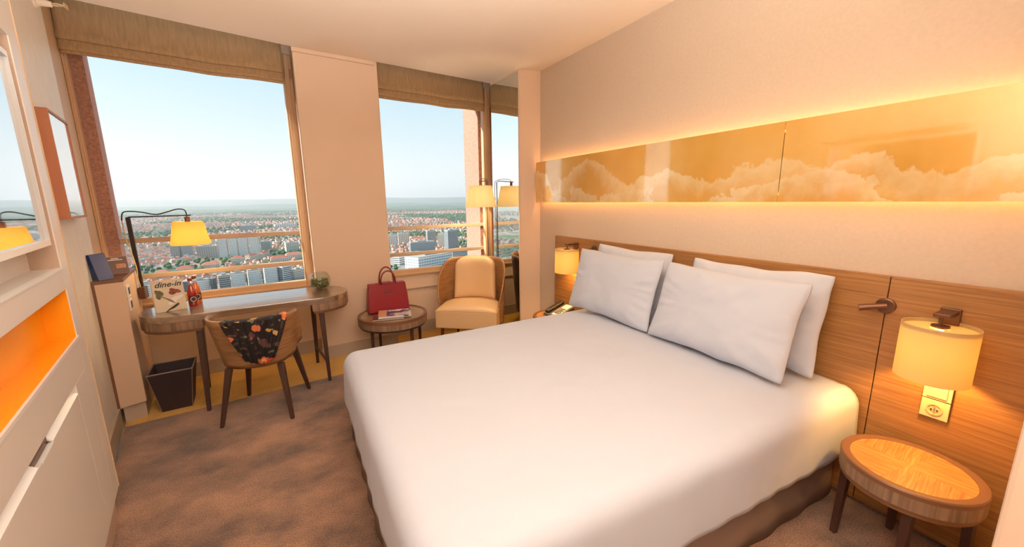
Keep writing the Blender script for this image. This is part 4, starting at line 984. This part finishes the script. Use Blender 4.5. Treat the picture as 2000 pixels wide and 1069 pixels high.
# ------------------------------------------------------------------ the city far below
GZ = -150.0
def gnd_mat():
    m, t, b = newmat('far_ground'); L = t.links.new; N = t.nodes.new
    co = N('ShaderNodeTexCoord'); mp = N('ShaderNodeMapping'); mp.inputs['Scale'].default_value = (1, 1, 1); L(co.outputs['Object'], mp.inputs[0])
    def nz(s, d): n_ = N('ShaderNodeTexNoise'); n_.inputs['Scale'].default_value = s; n_.inputs['Detail'].default_value = d; n_.inputs['Roughness'].default_value = 0.7; L(mp.outputs[0], n_.inputs['Vector']); return n_
    a = nz(0.004, 6); r = N('ShaderNodeValToRGB'); L(a.outputs['Fac'], r.inputs[0]); el = r.color_ramp.elements
    el[0].position = 0.36; el[0].color = srgb(66, 92, 60); el[1].position = 0.66; el[1].color = srgb(164, 132, 112)
    for p_, c_ in ((0.46, srgb(98, 112, 80)), (0.52, srgb(146, 140, 130)), (0.58, srgb(160, 118, 98))): e_ = el.new(p_); e_.color = c_
    v = N('ShaderNodeTexVoronoi'); v.inputs['Scale'].default_value = 0.03; L(mp.outputs[0], v.inputs['Vector'])
    mx = N('ShaderNodeMix'); mx.data_type = 'RGBA'; mx.blend_type = 'OVERLAY'; mx.inputs[0].default_value = 0.4; L(r.outputs[0], mx.inputs[6]); L(v.outputs['Distance'], mx.inputs[7])
    L(mx.outputs[2], b.inputs['Base Color']); b.inputs['Roughness'].default_value = 0.95; b.inputs['Specular IOR Level'].default_value = 0.1
    return m
M['gnd'] = gnd_mat()
M['forest'] = plain('forest_green', srgb(66, 92, 62), 0.95, var=0.45, vscale=0.006)
M['tree_a'] = plain('tree_green', srgb(78, 112, 56), 0.95, var=0.3, vscale=0.08); M['tree_b'] = plain('tree_dark_green', srgb(58, 90, 56), 0.95, var=0.3, vscale=0.08)
M['roof_red'] = plain('terracotta_roof', srgb(186, 104, 78), 0.9, var=0.16, vscale=0.05); M['roof_or'] = plain('orange_tile_roof', srgb(194, 120, 90), 0.9, var=0.14, vscale=0.05)
M['ren_a'] = plain('cream_render', srgb(240, 226, 206), 0.9); M['ren_b'] = plain('white_render', srgb(246, 242, 236), 0.9); M['ren_c'] = plain('grey_render', srgb(182, 180, 172), 0.9)
M['hou_a'] = plain('house_render_tan', srgb(204, 176, 150), 0.9); M['hou_b'] = plain('house_render_pale', srgb(222, 208, 192), 0.9)
M['win_far'] = plain('far_window_glass', srgb(104, 110, 112), 0.3, spec=0.5); M['glass_blue'] = plain('tower_glass', srgb(158, 172, 178), 0.25, spec=0.6)
M['glass_dark'] = plain('office_glass', srgb(74, 88, 98), 0.25, spec=0.6); M['roof_flat'] = plain('flat_roof', srgb(164, 160, 152), 0.9); M['roof_grey'] = plain('grey_roof', srgb(150, 152, 150), 0.9)
M['road'] = plain('road_grey', srgb(160, 156, 150), 0.9); M['asphalt'] = plain('station_yard', srgb(140, 134, 126), 0.9, var=0.15, vscale=0.03)
gd = MB(); gd.add([(-26000, 200, GZ), (26000, 200, GZ), (26000, 30000, GZ), (-26000, 30000, GZ)], [(0, 1, 2, 3)]); struct(gd.build('ground', M['gnd']), 'city ground far below the tower')
def ridge(dist, h0, amp, seed, mat, width=2500):
    mb = MB()
    def f(u, v):
        az = -1.0 + 2.1 * u; d = dist + width * v
        h = (h0 + amp * noise.fractal(Vector((u * 7 + seed, seed, 0)), 0.6, 2.0, 4)) * math.sin(PI * min(1, v * 1.0) * 0.5) * (1 - 0.0 * u)
        return (d * math.sin(az), d * math.cos(az), GZ + max(0, h))
    mb.grid(f, 160, 8); return mb.build('hills', mat, smooth=True)
struct(ridge(8200, 46, 36, 1.2, M['forest']), 'wooded rise beyond the suburbs'); struct(ridge(12500, 95, 42, 3.4, M['forest'], 2500), 'low hills'); struct(ridge(19000, 375, 60, 7.7, M['forest'], 5000), 'far hills on the skyline')

keep = []
def bld(name, label, u0, v0, u1, v1, vtop, depth, wall, win, rows, cols, roof='flat', roofmat=None, group=None, ww=0.62, wh=0.55, bands=False, cat='building', fins=0, extra=None):
    A, B = on_ground(u0, v0, GZ), on_ground(u1, v1, GZ); mid = (A + B) / 2
    um, vm = (u0 + u1) / 2, vtop
    d = CAM_F + CAM_R * (um - CXP) / F_PX + CAM_U * (CYP - vm) / F_PX
    k = mid.xy.length / d.xy.length; H = (CAM_C + d * k).z - GZ
    W_ = (B - A).length; rz = math.atan2(B.y - A.y, B.x - A.x)
    keep.append((mid + Vector((-math.sin(rz), math.cos(rz), 0)) * depth / 2, max(W_, depth) * 0.62))
    t = thing(name, label, cat, tuple(mid), rz, group)
    MB().box((-W_/2, 0, 0), (W_/2, depth, H)).build('facade', wall, t)
    wm = MB()
    def win_q(x0, x1, z0, z1, y): wm.add([(x0, y, z0), (x1, y, z0), (x1, y, z1), (x0, y, z1)], [(0, 1, 2, 3)])
    def win_s(y0, y1, z0, z1, x): wm.add([(x, y0, z0), (x, y1, z0), (x, y1, z1), (x, y0, z1)], [(0, 1, 2, 3)])
    for r in range(rows):
        z0 = H * 0.06 + (H * 0.9) * r / rows; z1 = z0 + H * 0.9 / rows * wh
        if bands:
            win_q(-W_/2 + 0.6, W_/2 - 0.6, z0, z1, -0.3); win_s(0.6, depth - 0.6, z0, z1, -W_/2 - 0.12); win_s(0.6, depth - 0.6, z0, z1, W_/2 + 0.12)
        else:
            for c in range(cols):
                x0 = -W_/2 + W_ * (c + (1 - ww) / 2) / cols; win_q(x0, x0 + W_ * ww / cols, z0, z1, -0.3)
            for c in range(max(2, int(depth / W_ * cols))):
                n_ = max(2, int(depth / W_ * cols)); y0 = depth * (c + (1 - ww) / 2) / n_
                win_s(y0, y0 + depth * ww / n_, z0, z1, -W_/2 - 0.12); win_s(y0, y0 + depth * ww / n_, z0, z1, W_/2 + 0.12)
    wm.build('windows', win, t, kind='stuff')
    for i in range(fins):
        x = -W_/2 + W_ * (i + 0.5) / fins; MB().box((x - W_ * 0.01, -1.2, 0), (x + W_ * 0.01, 0, H)).build('pier', extra or M['ren_b'], t)
    if roof == 'flat':
        MB().box((-W_/2, -0.6, H), (W_/2, depth, H + 1.4)).build('roof', roofmat or M['roof_flat'], t)
        MB().box((-W_*0.2, depth*0.3, H + 1.4), (W_*0.15, depth*0.7, H + 4.5)).build('roof_plant', M['ren_c'], t)
    else:
        a = MB(); h = min(depth, W_) * 0.28; o = min(depth, W_) * 0.45
        a.add([(-W_/2-0.8,-0.8,H),(W_/2+0.8,-0.8,H),(W_/2+0.8,depth+0.8,H),(-W_/2-0.8,depth+0.8,H),(-W_/2+o,depth/2,H+h),(W_/2-o,depth/2,H+h)], [(0,1,5,4),(1,2,5),(2,3,4,5),(3,0,4),(3,2,1,0)]); a.build('roof', roofmat or M['roof_red'], t)
    return t
# left window: slab blocks in the middle distance
for i, (u0, u1) in enumerate(((430, 446.5), (449.5, 466.5), (469.5, 486.5), (489.5, 508))):
    bld('apartment_block', ['white high apartment slab, leftmost of four joined steps', 'white high apartment slab, second of four joined steps', 'white high apartment slab, third of four joined steps', 'white high apartment slab, rightmost of four joined steps'][i],
        u0, 506 - i * 1.2, u1, 505 - i * 1.2, 465 - i * 2.2, 16, M['ren_b'], M['win_far'], 14, 6, group='joined white slabs', ww=0.5)
bld('apartment_block', 'grey green apartment block below the yellow desk lamp shade', 335, 504, 353, 503, 480, 18, M['ren_c'], M['win_far'], 10, 4, ww=0.7)
bld('apartment_block', 'grey apartment block just right of one below lamp shade', 356, 503, 375, 502, 479, 18, M['ren_c'], M['win_far'], 10, 5, ww=0.7)
bld('apartment_block', 'broad grey apartment block left of the four white slabs', 386, 506, 426, 504, 481, 18, M['ren_c'], M['win_far'], 10, 9, ww=0.7)
bld('office_building', 'grey office block right of the four white slabs', 511, 492, 530, 491, 472, 24, M['ren_c'], M['win_far'], 7, 6, bands=True)
bld('apartment_block', 'pale block with hipped roof at left window right edge', 560, 492, 584, 490, 474, 22, M['ren_a'], M['win_far'], 6, 7)
bld('apartment_block', 'blue grey block above the upper guard rail', 470, 453, 500, 452, 441, 30, M['glass_blue'], M['win_far'], 6, 8)
bld('apartment_block', 'pale low block above the upper guard rail at right', 538, 447, 580, 445, 438, 40, M['ren_b'], M['win_far'], 4, 10)
# long curved tiled block
for i, (u0, v0, u1, v1) in enumerate(((452, 516, 478, 514), (489, 511, 506, 508), (516, 506, 529, 502))):
    bld('tiled_block', ['long low tiled block below the white slabs, left wing', 'long low tiled block below the white slabs, middle wing', 'short tiled block below the white slabs, right wing'][i], u0, v0, u1, v1, v0 - 12, 16, M['ren_a'], M['win_far'], 3, 12, 'hip', M['roof_red'])
# near office row along the bottom of the left window
bld('office_building', 'white gridded office at left window bottom behind menu', 268, 584, 304, 580, 556, 14, M['ren_b'], M['glass_dark'], 5, 9, ww=0.42, wh=0.45)
bld('office_building', 'dark glass office directly behind the menu', 309, 580, 369, 575, 553, 12, M['glass_dark'], M['win_far'], 6, 14, ww=0.8)
bld('office_building', 'white gridded office right of the orange bottle', 377.5, 575, 412, 570, 548, 10, M['ren_b'], M['glass_dark'], 6, 11, ww=0.42, wh=0.45)
bld('office_building', 'dark glass link between white gridded offices', 419.5, 571, 426, 569, 544, 6, M['glass_dark'], M['win_far'], 8, 4, ww=0.85)
for i, (u0, u1, vb, vt) in enumerate(((430, 453, 567, 539), (454, 481, 564, 534), (487, 512, 559, 528), (519, 544, 553, 522))):
    bld('office_building', ['striped office with dark bands, first of the white row', 'white gridded office in middle of bottom row', 'white gridded office past the middle of bottom row', 'white gridded office near right end of bottom row'][i], u0, vb, u1, vb - 3, vt, 12, M['ren_b'] if i else M['ren_c'], M['glass_dark'], 8 if i else 6, 9 if i else 1, bands=(i == 0), ww=0.42, wh=0.45)
    if i: bld('office_building', ['', 'narrow dark glass bay after the middle white office', 'narrow dark glass bay before the last white office', 'dark glass bay at right end of white offices'][i], u1 + 2.6, vb - 2.6, u1 + 4.0, vb - 2.8, vt + 1, 2, M['glass_dark'], M['win_far'], 8, 2, ww=0.9)
bld('office_building', 'banded office block at the far right bottom', 554.5, 549, 571, 545, 519, 14, M['ren_b'], M['glass_dark'], 7, 1, bands=True)
bld('office_building', 'cream low building in left window bottom right corner', 576, 545, 597, 541, 527, 14, M['ren_a'], M['win_far'], 4, 8)
# right window
bld('glass_tower', 'grey brown glass tower, left of the twin towers', 836, 484, 853, 483, 451, 22, M['ren_c'], M['win_far'], 16, 7, ww=0.8)
bld('glass_tower', 'pinkish office tower between the two glass towers', 856.5, 485, 871, 485, 457, 18, M['ren_a'], M['win_far'], 14, 6, ww=0.7)
bld('glass_tower', 'curved blue glass tower right of the twin towers', 876, 490, 895, 488, 450, 22, M['glass_blue'], M['win_far'], 18, 1, bands=True)
bld('office_building', 'pale blue glass office below the glass towers', 803, 497, 850, 493, 473, 16, M['glass_blue'], M['win_far'], 7, 12, ww=0.8)
bld('apartment_block', 'white apartment slab at left of right window', 760, 483, 777, 482, 459, 18, M['ren_b'], M['win_far'], 10, 5)
bld('apartment_block', 'cream apartment slab behind the white one', 779, 478, 800, 477, 456, 18, M['ren_a'], M['win_far'], 9, 6)
bld('station_hall', 'long white low hall above the red handbag', 780, 519, 832, 508, 497, 30, M['ren_b'], M['win_far'], 4, 1, bands=True)
bld('shopping_centre', 'big white centre above the armchair wing', 818, 528, 884, 515, 499, 46, M['ren_b'], M['glass_blue'], 4, 14, ww=0.8)
bld('office_building', 'banded grey office above armchair back', 884, 506, 925, 502, 489, 34, M['ren_b'], M['win_far'], 5, 1, bands=True)
bld('office_building', 'small dark office at the left of right window', 757, 512, 778, 509, 498, 24, M['ren_c'], M['win_far'], 4, 6)
for i, (u, v) in enumerate(((240, 556), (300, 545), (345, 536), (395, 528), (530, 515), (560, 508))):
    bld('tiled_block', ['tiled town block left of the lamp post', 'tiled town block above the menu left half', 'tiled town block above the menu right half', 'tiled town block between menu and offices', 'tiled town block above the last white office', 'tiled town block by the lower rail right end'][i], u, v, u + 34, v - 3, v - 11, 22, M['ren_a'], M['win_far'], 4, 9, 'hip', M['roof_or'] if i % 2 else M['roof_red'])

AZ0, AZ1 = -0.42, 0.62
def free(p, r): return all((p - k[0]).xy.length > k[1] + r for k in keep)
def patch(x, y, s=0.0011, sd=0.0): return noise.noise(Vector((x * s + sd, y * s, sd)))
spots, trees = [], []
rs = random.Random(11)
cells = {}
def clear_spot(p, r):
    cx, cy = int(p.x // 40), int(p.y // 40)
    for i in range(cx - 1, cx + 2):
        for j in range(cy - 1, cy + 2):
            for q, rr in cells.get((i, j), ()):
                if (p - q).length_squared < (r + rr) ** 2: return False
    cells.setdefault((cx, cy), []).append((p, r)); return True
def samp(d0, d1, pw=1.0):
    d = d0 + (d1 - d0) * rs.random() ** pw; az = AZ0 + (AZ1 - AZ0) * rs.random()
    return Vector((d * math.sin(az), d * math.cos(az), GZ))
for _ in range(42000):
    p = samp(935, 6500, 1.5)
    if p.x / p.y > 0.1 and p.length < 1080: continue
    near = p.length < 1500; k = patch(p.x, p.y, 0.0024 if near else 0.0011)
    r = 7.6 if p.length < 2200 else 11.5
    if k > -0.06 and free(p, r) and clear_spot(p, r): spots.append(p)
for _ in range(2600):                                    # nearer streets, below the sills from the door side of the room
    d = 560 + 270 * rs.random(); az = -0.45 + 1.1 * rs.random(); p = Vector((d * math.sin(az), d * math.cos(az), GZ))
    if (az > 0.12 or d < 765) and free(p, 8.5) and clear_spot(p, 8.0): spots.append(p)
for _ in range(26000):
    p = samp(900, 9000, 1.3); k = patch(p.x, p.y, 0.0024 if p.length < 1500 else 0.0011)
    r = 8.0 if p.length < 2200 else 12.0
    if (k < -0.02 or rs.random() < 0.4) and free(p, r) and clear_spot(p, r): trees.append(p)
for _ in range(5000):                                   # what the mirror shows, further left
    d = 1000 + 4500 * rs.random() ** 1.4; az = -0.95 + 0.52 * rs.random(); p = Vector((d * math.sin(az), d * math.cos(az), GZ))
    if patch(p.x, p.y) > -0.2 and clear_spot(p, 11.5): spots.append(p)
def seen(p):
    d = p - CAM_C; w = d.dot(CAM_F); u, v = CXP + F_PX * d.dot(CAM_R) / w, CYP - F_PX * d.dot(CAM_U) / w
    if 245 < u < 588 and v < 578 - (u - 275) * 0.105: return 'left'
    if 765 < u < 908 and v < 532 - (u - 770) * 0.1: return 'right'
    return ''
spots.sort(key=lambda p: (not seen(p), p.xy.length)); trees.sort(key=lambda p: (not seen(p), p.xy.length))
base_ang = 0.35
def house_geo(w, d, h, r, hip):
    o = min(w, d) * 0.45 if hip else 0.0
    V = [(-w/2,-d/2,0),(w/2,-d/2,0),(w/2,d/2,0),(-w/2,d/2,0),(-w/2,-d/2,h),(w/2,-d/2,h),(w/2,d/2,h),(-w/2,d/2,h),(-w/2+o,0,h+r),(w/2-o,0,h+r)]
    Wf = [(0,1,5,4),(1,2,6,5),(2,3,7,6),(3,0,4,7)]; Rf = [(4,5,9,8),(6,7,8,9)]
    (Rf if hip else Wf).extend([(5,6,9),(7,4,8)])
    return V, Wf, Rf
kinds = []
for i in range(8):
    w, d, h = rs.uniform(10, 13), rs.uniform(7, 8.2), rs.uniform(4.5, 8); V, Wf, Rf = house_geo(w, d, h, d * 0.34, i % 2 == 0)
    mb = MB(); mb.add(V, Wf); mb.mi = 1; mb.add(V, Rf)
    flat = i == 7
    o = mb.build('house', [M['hou_a'] if i % 3 else M['hou_b'], (M['roof_red'], M['roof_or'])[i % 2] if not flat else M['roof_grey']]); kinds.append((o, V, Wf, Rf))
protos = [k[0] for k in kinds]
for i, p in enumerate(spots[:290]):
    k = i if i < 8 else rs.randrange(8)
    o = protos[i] if i < 8 else protos[k].copy()
    if i >= 8: COL.objects.link(o)
    o.location = p; o.rotation_euler = (0, 0, base_ang + (PI / 2 if rs.random() < 0.4 else 0) + rs.uniform(-0.25, 0.25))
    lb = '%s house with %s %s roof, through the %s window' % ('white' if k % 3 == 0 else 'cream', ('red', 'orange')[k % 2] if k != 7 else 'grey', 'hipped' if k % 2 == 0 else 'gabled', seen(p) or 'left')
    tag(o, lb, 'house', lb.replace(' house ', ' houses '))
far = {}
for p in spots[290:]:
    k = rs.randrange(8); _, V, Wf, Rf = kinds[k]; sc_ = rs.uniform(0.8, 1.0) if p.length < 2200 else rs.uniform(1.1, 1.5); a1 = base_ang + (PI / 2 if rs.random() < 0.4 else 0) + rs.uniform(-0.3, 0.3) + patch(p.x, p.y, 0.0006, 5) * 2
    c, s_ = math.cos(a1) * sc_, math.sin(a1) * sc_; hz = sc_ * rs.uniform(0.8, 1.5)
    VV = [(p.x + x * c - y * s_, p.y + x * s_ + y * c, GZ + z * hz) for x, y, z in V]
    mb = far.setdefault('m', MB()); ren = rs.choice((0, 0, 1, 1, 2)); mb.mi = ren; mb.add(VV, Wf); mb.mi = rs.choice((3, 3, 4, 4, 4, 5)); mb.add(VV, Rf)
tag(far['m'].build('distant_houses', [M['hou_a'], M['hou_b'], M['ren_c'], M['roof_red'], M['roof_or'], M['roof_grey']]), 'carpet of tiny tiled roofs spreading to the suburbs', 'houses', kind='stuff')
# trees
def crown_mesh(n_sub, r, seed):
    bm = bmesh.new(); bmesh.ops.create_icosphere(bm, subdivisions=n_sub, radius=1.0)
    V = []
    for v in bm.verts:
        k = 1 + 0.35 * noise.noise(v.co * 2.2 + Vector((seed, 0, 0))); V.append((v.co.x * r * k, v.co.y * r * k, r * 0.9 + v.co.z * r * 0.85 * k))
    Fs = [[l.index for l in f.verts] for f in bm.faces]; bm.free(); return V, Fs
tp_ = []
for i in range(4):
    V, Fs = crown_mesh(2, 4.2 + i * 0.3, i * 3.1); mb = MB(); mb.add(V, Fs); tp_.append(mb.build('tree', M['tree_a'] if i % 2 else M['tree_b']))
for i, p in enumerate(trees[:260]):
    j_ = i if i < 4 else rs.randrange(4)
    o = tp_[i] if i < 4 else tp_[j_].copy()
    if i >= 4: COL.objects.link(o)
    o.location = p; k = rs.uniform(0.8, 1.25); o.scale = (k, k, k); o.rotation_euler = (0, 0, rs.uniform(0, 6))
    lb = '%s green tree among the city blocks, through the %s window' % ('light' if j_ % 2 else 'dark', seen(p) or 'left')
    tag(o, lb, 'tree', lb.replace(' tree ', ' trees '))
V, Fs = crown_mesh(1, 5, 0.4); ft = MB()
for p in trees[260:]:
    for q in range(1):
        k = rs.uniform(0.9, 1.25) * (1.0 if p.length < 2200 else 1.5); ft.mi = rs.randrange(2); ox = oy = 0.0
        ft.add([(p.x + ox + x * k, p.y + oy + y * k, GZ + z * k) for x, y, z in V], Fs)
tag(ft.build('distant_trees', [M['tree_a'], M['tree_b']]), 'belts of tiny green trees between the far suburbs', 'trees', kind='stuff')
# road and yard beside the white halls
a = MB(); q = [on_ground(u, v, GZ + 0.4) for u, v in ((700, 520), (800, 497), (960, 480), (980, 492), (860, 540), (740, 560))]; a.add(q, [tuple(range(6))]); struct(a.build('ground', M['asphalt']), 'pale station yard below the right window')
# haze
hm = bpy.data.materials.new('haze'); hm.use_nodes = True; ht = hm.node_tree; ht.nodes.clear()
vs_ = ht.nodes.new('ShaderNodeVolumeScatter'); vs_.inputs['Color'].default_value = (0.93, 0.97, 1.0, 1); vs_.inputs['Density'].default_value = 1 / 15000.0; vs_.inputs['Anisotropy'].default_value = 0.35
ho = ht.nodes.new('ShaderNodeOutputMaterial'); ht.links.new(vs_.outputs[0], ho.inputs['Volume'])
hz_ = MB().box((-25900, 300, GZ - 20), (25900, 29000, 700)).build('haze', hm)
tag(hz_, 'thin pale haze over the distant city and hills', 'haze', kind='stuff')
